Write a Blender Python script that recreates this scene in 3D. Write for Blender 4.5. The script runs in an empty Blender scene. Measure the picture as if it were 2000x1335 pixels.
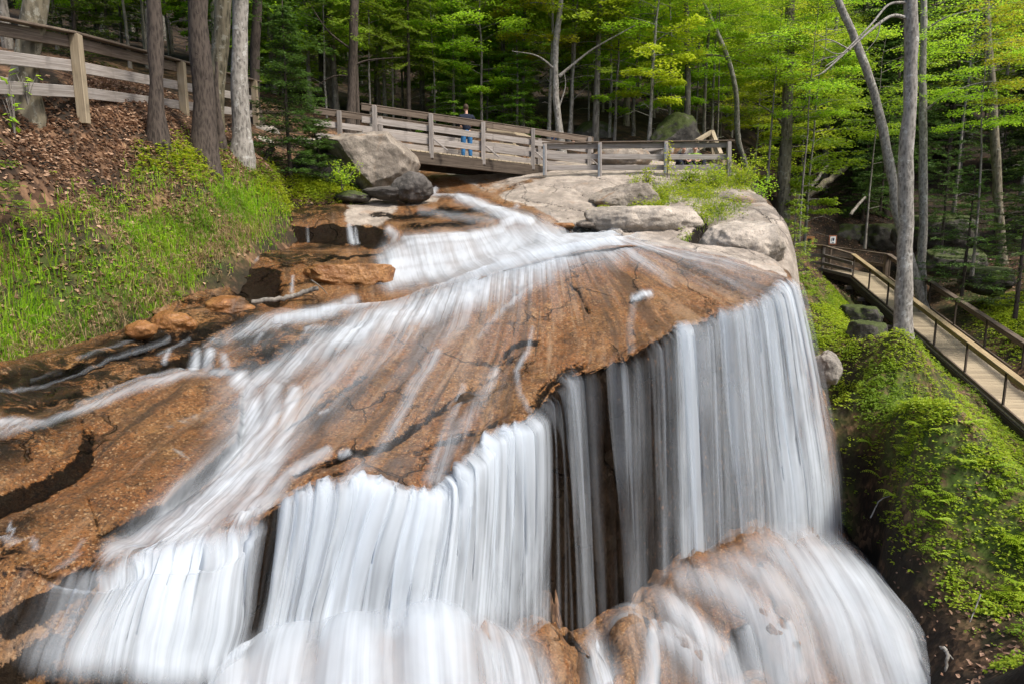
import bpy, math, random
import numpy as np
from mathutils import Vector, Matrix
random.seed(11); RNG = np.random.default_rng(7)
scene = bpy.context.scene
COL = scene.collection
F = 1333.3
PITCH = math.radians(9.67)
CP, SP = math.cos(PITCH), math.sin(PITCH)

# ---------------------------------------------------------------- survey helpers
def P(u, v, Y):
    """world point (eye at the origin, +Y ahead) sighted at photo pixel u,v and standing Y metres ahead"""
    x = (u - 1000.0) / F; y = (667.5 - v) / F
    dy = CP + y * SP; dz = -SP + y * CP
    k = Y / dy
    return np.array((x * k, Y, dz * k))
def PV(u, v, Y): return Vector(P(u, v, Y))
def pix(co):
    """survey bearing of world points (N,3)"""
    X, Y, Z = co[:, 0], co[:, 1], co[:, 2]
    d = Y * CP - Z * SP; h = Y * SP + Z * CP
    d = np.maximum(d, 0.05)
    return np.stack((1000 + F * X / d, 667.5 - F * h / d), 1)

# ---------------------------------------------------------------- numpy noise
_perm = np.random.default_rng(3).permutation(256); _perm = np.concatenate((_perm, _perm, _perm))
_grad = np.random.default_rng(5).normal(size=(256, 3)); _grad /= np.linalg.norm(_grad, axis=1)[:, None]
def pnoise(p):
    p = np.asarray(p, float); i = np.floor(p).astype(int); f = p - i; i &= 255
    w = f * f * f * (f * (f * 6 - 15) + 10)
    out = 0
    for a in (0, 1):
        for b in (0, 1):
            for c in (0, 1):
                h = _perm[_perm[_perm[i[:, 0] + a] + i[:, 1] + b] + i[:, 2] + c]
                g = _grad[h]
                dot = g[:, 0] * (f[:, 0] - a) + g[:, 1] * (f[:, 1] - b) + g[:, 2] * (f[:, 2] - c)
                ww = (w[:, 0] if a else 1 - w[:, 0]) * (w[:, 1] if b else 1 - w[:, 1]) * (w[:, 2] if c else 1 - w[:, 2])
                out = out + ww * dot
    return out
def fbm(p, oct=4, gain=.5, lac=2.03):
    a = 1.0; s = 0; p = np.array(p, float)
    for k in range(oct):
        s = s + a * pnoise(p + 17.3 * k); p = p * lac; a *= gain
    return s
def sstep(a, b, x):
    t = np.clip((np.asarray(x) - a) / (np.asarray(b) - a), 0, 1); return t * t * (3 - 2 * t)

# ---------------------------------------------------------------- object helpers
def tag(o, label=None, cat=None, group=None, kind=None):
    if label: o['label'] = label
    if cat: o['category'] = cat
    if group: o['group'] = group
    if kind: o['kind'] = kind
    return o
def link(name, me, mat=None, parent=None):
    o = bpy.data.objects.new(name, me); COL.objects.link(o)
    if mat is not None and me is not None and not me.materials: me.materials.append(mat)
    if parent is not None: o.parent = parent
    return o
def empty(name, loc=(0, 0, 0), rz=0):
    o = bpy.data.objects.new(name, None); COL.objects.link(o)
    o.location = loc; o.rotation_euler = (0, 0, rz); o.empty_display_size = .2
    return o
def np_mesh(name, verts, faces, smooth=True, attrs=None, uv=None):
    """faces: (M,3) or (M,4) int array"""
    verts = np.asarray(verts, np.float32); faces = np.asarray(faces, np.int32)
    me = bpy.data.meshes.new(name); n = faces.shape[1]; m = len(faces)
    me.vertices.add(len(verts)); me.vertices.foreach_set('co', verts.ravel())
    me.loops.add(m * n); me.loops.foreach_set('vertex_index', faces.ravel())
    me.polygons.add(m); me.polygons.foreach_set('loop_start', np.arange(0, m * n, n, dtype=np.int32))
    me.update(calc_edges=True)
    me.polygons.foreach_set('use_smooth', np.full(m, smooth))
    for k, a in (attrs or {}).items():
        at = me.attributes.new(k, 'FLOAT', 'POINT'); at.data.foreach_set('value', np.asarray(a, np.float32))
    if uv is not None:
        l = me.uv_layers.new(name='flow'); l.data.foreach_set('uv', np.asarray(uv, np.float32)[faces.ravel()].ravel())
    me.validate(); return me
def grid_faces(nr, nc):
    i = np.arange(nr * nc).reshape(nr, nc)
    return np.stack((i[:-1, :-1].ravel(), i[1:, :-1].ravel(), i[1:, 1:].ravel(), i[:-1, 1:].ravel()), 1)
def grid_normals(g):
    du = np.gradient(g, axis=1); dv = np.gradient(g, axis=0)
    n = np.cross(dv, du); n /= np.linalg.norm(n, axis=2, keepdims=True) + 1e-9
    return n
def crom(A, n, axis):
    """Catmull-Rom resample of control array A along axis, n samples per span"""
    A = np.moveaxis(np.asarray(A, float), axis, 0); m = len(A)
    pad = np.concatenate((2 * A[:1] - A[1:2], A, 2 * A[-1:] - A[-2:-1]))
    ns = n if hasattr(n, '__len__') else [n] * (m - 1)
    out = []
    for i in range(m - 1):
        t = np.linspace(0, 1, ns[i], endpoint=False).reshape((-1,) + (1,) * (A.ndim - 1))
        p0, p1, p2, p3 = pad[i:i + 4]
        out.append(.5 * (2 * p1 + (p2 - p0) * t + (2 * p0 - 5 * p1 + 4 * p2 - p3) * t ** 2 + (3 * p1 - p0 - 3 * p2 + p3) * t ** 3))
    out.append(A[-1:]); return np.moveaxis(np.concatenate(out), 0, axis)
class TPS:
    def __init__(s, xy, z, reg=1e-3):
        xy = np.asarray(xy, float); n = len(xy); s.xy = xy
        K = s._k(xy, xy) + reg * np.eye(n); Q = np.c_[np.ones(n), xy]
        A = np.block([[K, Q], [Q.T, np.zeros((3, 3))]])
        s.w = np.linalg.solve(A, np.r_[z, 0, 0, 0])
    def _k(s, a, b):
        d2 = ((a[:, None, :] - b[None]) ** 2).sum(2); return d2 * np.log(d2 + 1e-9) * .5
    def __call__(s, q):
        q = np.asarray(q, float); out = np.empty(len(q))
        for i in range(0, len(q), 40000):
            b = q[i:i + 40000]; out[i:i + 40000] = s._k(b, s.xy) @ s.w[:-3] + np.c_[np.ones(len(b)), b] @ s.w[-3:]
        return out
def strokes(px, lst, base=None):
    """soft strokes [(points, w0, w1, d0, d1), ...] evaluated at bearings px -> max density"""
    out = np.zeros(len(px)) if base is None else base
    for pts, w0, w1, d0, d1 in lst:
        pts = np.array(pts, float); wm = 2.2 * max(w0, w1)
        m = np.where((px[:, 0] > pts[:, 0].min() - wm) & (px[:, 0] < pts[:, 0].max() + wm) & (px[:, 1] > pts[:, 1].min() - wm) & (px[:, 1] < pts[:, 1].max() + wm))[0]
        if not len(m): continue
        q = px[m]; L = np.r_[0, np.cumsum(np.linalg.norm(np.diff(pts, axis=0), axis=1))]; T = L[-1]
        best = np.zeros(len(q))
        for i in range(len(pts) - 1):
            a, b = pts[i], pts[i + 1]; ab = b - a
            t = np.clip(((q - a) @ ab) / (ab @ ab + 1e-9), 0, 1)
            d = np.linalg.norm(q - a - t[:, None] * ab, axis=1); f = (L[i] + t * (L[i + 1] - L[i])) / T
            w = w0 + (w1 - w0) * f
            best = np.maximum(best, (d0 + (d1 - d0) * f) * np.exp(-(d / w) ** 2 * 1.2))
        out[m] = np.maximum(out[m], best)
    return out

def steps(px, lst):
    """rock steps: polyline with its low side where (dv,-du) points; returns drop (m) and face darkness"""
    drop = np.zeros(len(px)); fd = np.zeros(len(px))
    for pts, h, w, dec, dk in lst:
        pts = np.array(pts, float); m = np.where((px[:, 0] > pts[:, 0].min() - 40) & (px[:, 0] < pts[:, 0].max() + dec * 3) & (px[:, 1] > pts[:, 1].min() - 40) & (px[:, 1] < pts[:, 1].max() + dec * 3))[0]
        if not len(m): continue
        q = px[m] + np.c_[fbm(np.c_[px[m] / 38., np.zeros(len(m))], 3), fbm(np.c_[px[m] / 38., np.ones(len(m)) * 7], 3)] * 9
        best = np.full(len(q), 1e9); sd = np.zeros(len(q)); en = np.zeros(len(q)); L = np.r_[0, np.cumsum(np.linalg.norm(np.diff(pts, axis=0), axis=1))]
        for i in range(len(pts) - 1):
            a, b = pts[i], pts[i + 1]; ab = b - a; l = np.linalg.norm(ab); t0 = (q - a) @ ab / l ** 2; t = np.clip(t0, 0, 1); d = np.linalg.norm(q - a - t[:, None] * ab, axis=1)
            k = d < best; best[k] = d[k]; s_ = (q - a) @ np.array((ab[1], -ab[0])) / l; sd[k] = np.sign(s_[k]) * d[k]; f = (L[i] + t * l) / L[-1]; en[k] = (np.minimum(1, np.minimum(f, 1 - f) * 6))[k]
        e = h * sstep(-1, w, sd) * np.exp(-np.maximum(sd, 0) / dec) * en; drop[m] = np.maximum(drop[m], e)
        fd[m] = np.maximum(fd[m], dk * en * sstep(-3, 2, sd) * (1 - sstep(w * .9, w * 1.7, sd)))
    return drop, fd
# ---------------------------------------------------------------- node helpers
class NT:
    def __init__(s, name):
        s.mat = bpy.data.materials.new(name); s.mat.use_nodes = True
        s.t = s.mat.node_tree; s.t.nodes.clear(); s.out = s.n('ShaderNodeOutputMaterial')
    def n(s, typ, **kw):
        nd = s.t.nodes.new(typ)
        for k, v in kw.items(): setattr(nd, k, v)
        return nd
    def l(s, a, b): s.t.links.new(a, b)
    def put(s, sock, val):
        if isinstance(val, bpy.types.NodeSocket): s.l(val, sock)
        elif isinstance(val, (tuple, list)) and len(val) == 3 and sock.type == 'RGBA': sock.default_value = (*val, 1)
        else: sock.default_value = val
    def geo(s): return s.n('ShaderNodeNewGeometry').outputs['Position']
    def obj(s): return s.n('ShaderNodeTexCoord').outputs['Object']
    def uv(s): return s.n('ShaderNodeTexCoord').outputs['UV']
    def attr(s, name): return s.n('ShaderNodeAttribute', attribute_name=name).outputs['Fac']
    def rnd(s): return s.n('ShaderNodeObjectInfo').outputs['Random']
    def noise(s, vec, scale=1, detail=4, rough=.5, dist=0, mapscale=None):
        nd = s.n('ShaderNodeTexNoise')
        if mapscale: vec = s.map(vec, mapscale)
        s.l(vec, nd.inputs['Vector']); nd.inputs['Scale'].default_value = scale; nd.inputs['Detail'].default_value = detail
        nd.inputs['Roughness'].default_value = rough; nd.inputs['Distortion'].default_value = dist
        return nd.outputs['Fac']
    def map(s, vec, scale, rot=(0, 0, 0)):
        m = s.n('ShaderNodeMapping'); s.l(vec, m.inputs['Vector']); m.inputs['Scale'].default_value = scale; m.inputs['Rotation'].default_value = rot
        return m.outputs[0]
    def vor(s, vec, scale, feature='F1', out='Distance'):
        nd = s.n('ShaderNodeTexVoronoi', feature=feature); s.l(vec, nd.inputs['Vector']); nd.inputs['Scale'].default_value = scale
        return nd.outputs[out]
    def math(s, op, a, b=0.0, clamp=False):
        nd = s.n('ShaderNodeMath', operation=op, use_clamp=clamp); s.put(nd.inputs[0], a); s.put(nd.inputs[1], b); return nd.outputs[0]
    def ramp(s, fac, lo, hi, a=0.0, b=1.0, smooth=True):
        nd = s.n('ShaderNodeMapRange', interpolation_type='SMOOTHSTEP' if smooth else 'LINEAR'); s.put(nd.inputs['Value'], fac)
        for k, v in (('From Min', lo), ('From Max', hi), ('To Min', a), ('To Max', b)): nd.inputs[k].default_value = v
        return nd.outputs[0]
    def mix(s, fac, a, b, blend='MIX'):
        nd = s.n('ShaderNodeMix', data_type='RGBA', blend_type=blend); s.put(nd.inputs[0], fac); s.put(nd.inputs[6], a); s.put(nd.inputs[7], b); return nd.outputs[2]
    def bump(s, h, strength=.5, dist=.02):
        nd = s.n('ShaderNodeBump'); s.l(h, nd.inputs['Height']); nd.inputs['Strength'].default_value = strength; nd.inputs['Distance'].default_value = dist; return nd.outputs[0]
    def pbr(s, col, rough=.6, normal=None, spec=.5):
        b = s.n('ShaderNodeBsdfPrincipled'); s.put(b.inputs['Base Color'], col); s.put(b.inputs['Roughness'], rough)
        s.put(b.inputs['Specular IOR Level'], spec)
        if normal is not None: s.l(normal, b.inputs['Normal'])
        return b.outputs[0]
    def done(s, sh): s.l(sh, s.out.inputs['Surface']); return s.mat
# ---------------------------------------------------------------- materials
def m_rock():
    m = NT('wet_orange_granite'); p = m.geo()
    big = m.noise(p, .9, 5, .6, .4); mid = m.noise(p, 3.5, 6, .68, .3); spk = m.noise(p, 22, 5, .8); spk2 = m.noise(p, 60, 2, .6)
    v = m.n('ShaderNodeTexVoronoi'); m.l(p, v.inputs['Vector']); v.inputs['Scale'].default_value = 52
    sp = m.n('ShaderNodeSeparateColor'); m.l(v.outputs['Color'], sp.inputs[0])
    dark = m.attr('dark'); pale = m.attr('pale'); mott = m.noise(p, 9, 5, .75)
    c = m.mix(m.ramp(big, .38, .64), (.195, .078, .024), (.235, .116, .043))
    c = m.mix(m.ramp(mid, .45, .68), c, (.085, .038, .015))
    c = m.mix(m.ramp(m.noise(p, 2.1, 4, .6), .58, .72, 0, .6), c, (.34, .18, .062))
    c = m.mix(m.ramp(mott, .55, .68, 0, .7), c, (.050, .024, .012))
    c = m.mix(m.ramp(spk, .50, .60, 0, .85), c, (.034, .018, .010))
    c = m.mix(m.ramp(sp.outputs[0], .90, .94, 0, .55), c, (.42, .28, .15))
    c = m.mix(m.ramp(sp.outputs[1], .88, .92, 0, .6), c, (.03, .018, .012))
    c = m.mix(m.ramp(spk2, .60, .68, 0, .5), c, (.40, .25, .12))
    uv = m.uv(); st = m.noise(uv, 1, 5, .65, .25, (1.5, .16, 1)); st2 = m.noise(uv, 1, 4, .6, .2, (5.5, .35, 1)); wet = m.attr('wet')
    c = m.mix(m.ramp(st, .50, .62, 0, .85), c, (.066, .036, .018)); c = m.mix(m.ramp(st, .46, .34, 0, .5), c, (.30, .20, .12))
    c = m.mix(m.ramp(st2, .58, .70, 0, .7), c, (.030, .020, .013)); c = m.mix(m.math('MULTIPLY', m.ramp(st2, .45, .34), .15), c, (.34, .25, .18))
    c = m.mix(m.math('MULTIPLY', wet, m.ramp(m.noise(p, 2.4, 7, .78, .6), .47, .60, 1.0, .12)), c, (.014, .010, .006))
    wp = m.n('ShaderNodeVectorMath', operation='ADD'); nz = m.n('ShaderNodeTexNoise'); m.l(p, nz.inputs['Vector']); nz.inputs['Scale'].default_value = 1.3; nz.inputs['Detail'].default_value = 5
    m.l(p, wp.inputs[0]); m.l(nz.outputs['Color'], wp.inputs[1])
    vj = m.vor(m.map(wp.outputs[0], (.9, .42, .6), (0, 0, .6)), 1.0, 'DISTANCE_TO_EDGE')
    jm = m.math('MULTIPLY', m.ramp(vj, .004, .016, 1, 0), m.ramp(m.noise(p, .8, 3, .6), .46, .56))
    c = m.mix(m.math('MULTIPLY', jm, .6), c, (.018, .012, .008))
    pn = m.noise(p, 1.6, 6, .65)
    pc = m.mix(m.ramp(pn, .38, .64), (.24, .205, .17), (.43, .37, .31))
    pc = m.mix(m.ramp(spk, .5, .68, 0, .5), pc, (.19, .165, .14))
    pc = m.mix(m.ramp(mott, .56, .70, 0, .7), pc, (.13, .12, .108))
    pc = m.mix(m.ramp(m.noise(p, 1.1, 4, .6, .6), .58, .70, 0, .6), pc, (.33, .235, .165))
    c = m.mix(m.ramp(m.math('ADD', pale, m.math('MULTIPLY', m.math('SUBTRACT', mid, .5), .8)), .35, .65), c, pc)
    c = m.mix(m.math('MULTIPLY', jm, m.math('MULTIPLY', pale, .35)), c, (.06, .05, .04))
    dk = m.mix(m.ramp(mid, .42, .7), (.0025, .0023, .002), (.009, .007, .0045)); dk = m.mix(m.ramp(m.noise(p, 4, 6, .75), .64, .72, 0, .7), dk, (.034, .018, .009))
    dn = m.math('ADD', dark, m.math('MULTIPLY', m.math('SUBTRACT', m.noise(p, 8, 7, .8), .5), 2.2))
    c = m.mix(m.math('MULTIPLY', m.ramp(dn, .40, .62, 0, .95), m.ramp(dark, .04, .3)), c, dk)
    ro = m.math('ADD', m.ramp(pale, .3, .7, .36, .85), m.math('MULTIPLY', m.math('SUBTRACT', spk, .5), .6)); ro = m.math('SUBTRACT', ro, m.math('MULTIPLY', wet, .22))
    h = m.math('ADD', m.math('MULTIPLY', mid, .7), m.math('ADD', m.math('MULTIPLY', spk, .30), m.math('SUBTRACT', m.math('MULTIPLY', mott, .35), m.math('MULTIPLY', jm, .8))))
    spc = m.math('SUBTRACT', .26, m.math('MULTIPLY', m.math('MAXIMUM', m.ramp(dark, .1, .5), m.math('MULTIPLY', wet, .6)), .21))
    return m.done(m.pbr(c, ro, m.bump(h, 1.0, .09), spc))
def m_boulder(name, a, b, moss=0.0, stain=None, rough=.8):
    m = NT(name); p = m.geo(); n1 = m.noise(p, 1.7, 6, .62); n2 = m.noise(p, 28, 4, .7); n3 = m.noise(p, 5, 5, .65)
    c = m.mix(m.ramp(n1, .38, .64), a, b)
    c = m.mix(m.ramp(n2, .5, .68, 0, .6), c, tuple(x * .35 for x in a))
    c = m.mix(m.ramp(n3, .62, .70, 0, .8), c, tuple(min(1, x * 1.5) for x in b))
    if stain: c = m.mix(m.ramp(m.noise(p, 1.3, 4, .6, .8, (1, 1, .25)), .54, .70, 0, .8), c, stain)
    if moss:
        z = m.n('ShaderNodeSeparateXYZ'); m.l(m.n('ShaderNodeNewGeometry').outputs['Normal'], z.inputs[0])
        c = m.mix(m.ramp(m.math('ADD', m.math('MULTIPLY', z.outputs[2], .5), m.noise(p, 3, 5, .7)), 1.02 - moss * .5, 1.2 - moss * .5), c, (.045, .06, .012))
    h = m.math('ADD', n3, m.math('MULTIPLY', n2, .35))
    return m.done(m.pbr(c, rough, m.bump(h, .8, .06), .35))
def m_water(name, tint=(.68, .735, .79), su=9.0, sv=.30, gain=1.0, amp=.9):
    m = NT(name); uv = m.uv(); fo = m.attr('foam')
    a = m.noise(uv, 1, 3, .55, .15, (su, sv, 1)); b = m.noise(uv, 1, 2, .5, 0, (su * 4.2, sv * 1.7, 1)); d = m.noise(uv, 1, 4, .6, .5, (su * .22, sv * 2.2, 1))
    n = m.math('ADD', m.math('MULTIPLY', a, .40), m.math('ADD', m.math('MULTIPLY', b, .22), m.math('MULTIPLY', d, .38)))
    ns = m.ramp(n, .37, .63)
    al = m.math('MULTIPLY', m.math('MULTIPLY', fo, gain), m.math('ADD', 1.0 - amp, m.math('MULTIPLY', ns, amp * 1.45)))
    al = m.ramp(al, .03, 1.0, 0, .96, False)
    dif = m.n('ShaderNodeBsdfDiffuse'); dif.inputs[0].default_value = (*tint, 1)
    tr = m.n('ShaderNodeBsdfTranslucent'); tr.inputs[0].default_value = (*tint, 1)
    mx = m.n('ShaderNodeMixShader'); mx.inputs[0].default_value = .45; m.l(dif.outputs[0], mx.inputs[1]); m.l(tr.outputs[0], mx.inputs[2])
    tp = m.n('ShaderNodeBsdfTransparent')
    fin = m.n('ShaderNodeMixShader'); m.l(al, fin.inputs[0]); m.l(tp.outputs[0], fin.inputs[1]); m.l(mx.outputs[0], fin.inputs[2])
    return m.done(fin.outputs[0])
def m_ground():
    m = NT('forest_floor_litter'); p = m.geo()
    v = m.n('ShaderNodeTexVoronoi'); m.l(m.map(p, (1, 1, .6)), v.inputs['Vector']); v.inputs['Scale'].default_value = 13
    sep = m.n('ShaderNodeSeparateColor'); m.l(v.outputs['Color'], sep.inputs[0])
    n = m.noise(p, 1.1, 6, .65); g = m.attr('green'); da = m.attr('dark')
    c = m.mix(m.ramp(sep.outputs[0], .2, .9), (.055, .030, .018), (.20, .115, .065))
    c = m.mix(m.ramp(n, .42, .62), (.022, .016, .011), c)
    c = m.mix(m.math('MULTIPLY', g, m.ramp(m.noise(p, 5, 5, .7), .3, .6)), c, (.065, .105, .016))
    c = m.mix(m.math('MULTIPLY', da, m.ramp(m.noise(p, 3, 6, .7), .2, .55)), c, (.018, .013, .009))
    return m.done(m.pbr(c, .9, m.bump(m.math('ADD', m.math('MULTIPLY', v.outputs['Distance'], .4), n), .7, .05), .2))
def m_wood(name, a, b, grain=(.5, 26, 26), stripe=True, rough=.8):
    m = NT(name); p = m.obj(); r = m.rnd()
    g = m.noise(p, 2.2, 5, .65, .5, grain); f = m.noise(p, 3, 3, .5)
    c = m.mix(m.ramp(g, .36, .66), a, b)
    c = m.mix(m.ramp(f, .55, .75, 0, .45), c, tuple(x * .5 for x in a))
    hs = m.n('ShaderNodeHueSaturation'); m.l(c, hs.inputs['Color']); m.put(hs.inputs['Value'], m.ramp(r, 0, 1, .82, 1.15))
    return m.done(m.pbr(hs.outputs[0], rough, m.bump(g, .5, .01), .25))
def m_bark(name, a, b, spot=None, sc=9, stretch=.25, rough=.9):
    m = NT(name); p = m.geo(); q = m.map(p, (1, 1, stretch))
    n = m.noise(q, sc, 6, .7, .6); v = m.vor(q, sc * 1.6)
    c = m.mix(m.ramp(m.math('ADD', m.math('MULTIPLY', n, .7), m.math('MULTIPLY', v, .4)), .32, .68), a, b)
    if spot: c = m.mix(m.ramp(m.noise(p, 5.5, 4, .7), .55, .66, 0, .9), c, spot)
    c = m.mix(m.ramp(m.noise(m.map(p, (1, 1, 2.2)), 9, 3, .6), .64, .72, 0, .7), c, tuple(x * .4 for x in a))
    return m.done(m.pbr(c, rough, m.bump(n, .8, .03), .2))
def m_leaf(name, a, b, trans=.45, c3=None, yellow=None):
    m = NT(name); r = m.attr('rnd'); o = m.rnd()
    c = m.mix(r, a, b)
    if c3: c = m.mix(m.ramp(m.noise(m.geo(), .55, 3, .6), .45, .62, 0, .8), c, c3)
    hs = m.n('ShaderNodeHueSaturation'); m.l(c, hs.inputs['Color']); m.put(hs.inputs['Value'], m.ramp(o, 0, 1, .8, 1.2)); m.put(hs.inputs['Hue'], m.ramp(o, 0, 1, .485, .515))
    d = m.n('ShaderNodeBsdfPrincipled'); m.l(hs.outputs[0], d.inputs['Base Color']); d.inputs['Roughness'].default_value = .55; d.inputs['Specular IOR Level'].default_value = .3
    h2 = m.n('ShaderNodeHueSaturation'); m.l(hs.outputs[0], h2.inputs['Color']); h2.inputs['Value'].default_value = 1.45; h2.inputs['Hue'].default_value = .488
    t = m.n('ShaderNodeBsdfTranslucent'); m.l(h2.outputs[0], t.inputs[0])
    mx = m.n('ShaderNodeMixShader'); mx.inputs[0].default_value = trans; m.l(d.outputs[0], mx.inputs[1]); m.l(t.outputs[0], mx.inputs[2])
    return m.done(mx.outputs[0])
def m_plain(name, col, rough=.7, var=.25, sc=20, spec=.3):
    m = NT(name); p = m.obj(); n = m.noise(p, sc, 4, .6)
    c = m.mix(m.ramp(n, .3, .7), tuple(x * (1 - var) for x in col), tuple(min(1, x * (1 + var)) for x in col))
    return m.done(m.pbr(c, rough, m.bump(n, .15, .01), spec))
def m_plaid():
    m = NT('plaid_cloth'); p = m.obj(); s = m.n('ShaderNodeSeparateXYZ'); m.l(p, s.inputs[0])
    fx = m.math('PINGPONG', m.math('MULTIPLY', s.outputs[0], 1.0), .045); fz = m.math('PINGPONG', s.outputs[2], .045)
    c = m.mix(m.ramp(fx, .02, .028), (.012, .022, .07), (.05, .10, .24)); c = m.mix(m.ramp(fz, .03, .038, 0, .6), c, (.22, .28, .40))
    return m.done(m.pbr(c, .9))
ROCK = m_rock(); GROUND = m_ground()
# ---------------------------------------------------------------- main rock: streamline columns from the crest, over the lip, down the face
# each column: nine survey sights (u, v, metres ahead): crest, three on the slab, lip, under lip, mid face, foot, below foot
RC = [
 [(455,578,12.6),(305,620,11.0),(125,676,9.5),(-45,722,8.0),(-190,790,6.7),(-220,860,6.2),(-260,1000,5.8),(-300,1150,5.3),(-350,1350,4.8)],
 [(540,600,12.2),(400,682,10.2),(230,770,8.4),(60,890,6.8),(-60,985,5.8),(-80,1030,5.6),(-100,1100,5.4),(-150,1200,5.1),(-200,1400,4.7)],
 [(605,602,12.2),(470,728,9.6),(330,845,7.8),(190,965,6.4),(60,1080,5.45),(40,1112,5.3),(10,1180,5.1),(-30,1260,4.9),(-80,1450,4.5)],
 [(680,600,12.3),(560,735,9.6),(430,880,7.5),(300,1010,6.25),(190,1098,5.5),(158,1150,5.36),(125,1215,5.2),(90,1290,5.0),(50,1480,4.6)],
 [(740,592,12.6),(640,725,9.8),(520,872,7.8),(400,990,6.5),(310,1055,5.9),(277,1125,5.72),(245,1205,5.5),(220,1290,5.3),(190,1480,4.9)],
 [(800,577,13.0),(720,710,10.2),(600,860,8.1),(500,970,6.8),(440,1028,6.2),(420,1105,6.02),(398,1200,5.8),(370,1300,5.6),(350,1500,5.2)],
 [(860,557,13.4),(790,690,10.7),(690,830,8.5),(610,925,7.25),(560,972,6.75),(545,1010,6.55),(515,1120,6.3),(490,1240,6.1),(470,1450,5.7)],
 [(915,537,13.7),(870,670,11.0),(790,808,8.8),(725,890,7.65),(695,935,7.1),(685,970,6.9),(655,1080,6.7),(625,1200,6.5),(600,1420,6.1)],
 [(970,517,14.0),(950,650,11.3),(890,785,9.2),(858,895,7.8),(842,950,7.3),(836,980,7.15),(815,1080,6.9),(800,1200,6.7),(780,1420,6.3)],
 [(1020,502,14.2),(1010,630,11.7),(980,745,9.8),(957,815,8.7),(945,852,8.15),(942,885,8.0),(930,1030,7.7),(915,1190,7.4),(900,1400,7.0)],
 [(1060,491,14.4),(1065,610,12.1),(1060,700,10.6),(1050,765,9.4),(1042,800,8.9),(1042,830,8.8),(1040,1000,8.6),(1035,1200,8.4),(1030,1400,8.0)],
 [(1090,485,14.5),(1110,590,12.5),(1120,660,11.3),(1110,712,10.4),(1098,735,10.0),(1100,765,9.95),(1110,980,9.9),(1120,1220,9.7),(1120,1400,9.4)],
 [(1120,479,14.6),(1160,570,12.9),(1190,635,11.8),(1200,685,11.0),(1200,706,10.6),(1202,735,10.5),(1205,950,10.4),(1210,1180,10.2),(1210,1400,9.9)],
 [(1150,474,14.7),(1220,545,13.4),(1265,600,12.5),(1290,632,11.9),(1300,648,11.5),(1303,680,11.4),(1310,880,11.3),(1315,1110,11.1),(1320,1400,10.8)],
 [(1180,470,14.8),(1270,530,13.8),(1340,575,13.1),(1380,598,12.6),(1400,610,12.2),(1405,640,12.1),(1415,840,11.9),(1425,1060,11.7),(1430,1400,11.4)],
 [(1200,468,14.9),(1310,512,14.2),(1390,550,13.6),(1445,579,13.1),(1470,592,12.8),(1480,622,12.6),(1500,820,12.4),(1520,1030,12.2),(1525,1400,11.9)],
 [(1215,466,15.0),(1340,500,14.5),(1430,522,14.0),(1500,542,13.6),(1525,550,13.3),(1538,582,13.15),(1575,780,13.0),(1605,1010,12.8),(1610,1400,12.5)],
 [(1230,463,15.2),(1360,488,15.0),(1450,508,14.6),(1508,527,14.3),(1531,540,14.1),(1549,570,14.1),(1595,760,14.1),(1638,920,14.1),(1645,1300,14.1)],
 [(1245,456,15.9),(1370,476,15.6),(1460,490,15.5),(1512,508,15.6),(1527,524,15.7),(1540,560,15.8),(1580,700,15.9),(1615,880,15.9),(1625,1250,15.9)],
]
unit_ = lambda a: a / np.linalg.norm(a, axis=-1, keepdims=True)
NC, NR = len(RC), 9
ctrl = np.array([[P(*q) for q in col] for col in RC])            # (NC, NR, 3)
rowspan = [62, 62, 56, 34, 16, 52, 62, 18]
g = crom(crom(ctrl, rowspan, 1), 34, 0)                          # (cols, rows, 3)
nc, nr = g.shape[:2]
S = np.repeat(np.linspace(0, NC - 1, nc)[:, None], nr, 1)
Trow = np.concatenate([np.linspace(i, i + 1, n, endpoint=False) for i, n in enumerate(rowspan)] + [[8.0]])
T = np.repeat(Trow[None], nc, 0)
_d = fbm(np.c_[S[:, 0] * 2.1, S[:, 0] * 0, S[:, 0] * 0 + 2.7], 3) * .42 + fbm(np.c_[S[:, 0] * 6.5, S[:, 0] * 0, S[:, 0] * 0 + 8.1], 3) * .20
_i3, _i4 = int(np.argmin(abs(Trow - 3.3))), int(np.argmin(abs(Trow - 4)))
_dir = unit_(g[:, _i3] - g[:, _i4])
_w = sstep(3.1, 3.95, Trow) * (1 - .75 * sstep(4.3, 7.2, Trow)); _amp = np.interp(S[:, 0], [0, 2, 3, 5.2, 6, 9, 11, 14, 16, 17], [.06, .08, .10, .12, .34, .55, .8, .75, .35, .1])
g = g + (_d * _amp)[:, None, None] * _w[None, :, None] * _dir[:, None, :]
nrm = grid_normals(g)
if nrm[nc // 2, 60, 2] < 0: nrm = -nrm
flat = g.reshape(-1, 3); fs, ft = S.ravel(), T.ravel(); px = pix(flat)
face = sstep(4.15, 4.9, ft)
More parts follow.
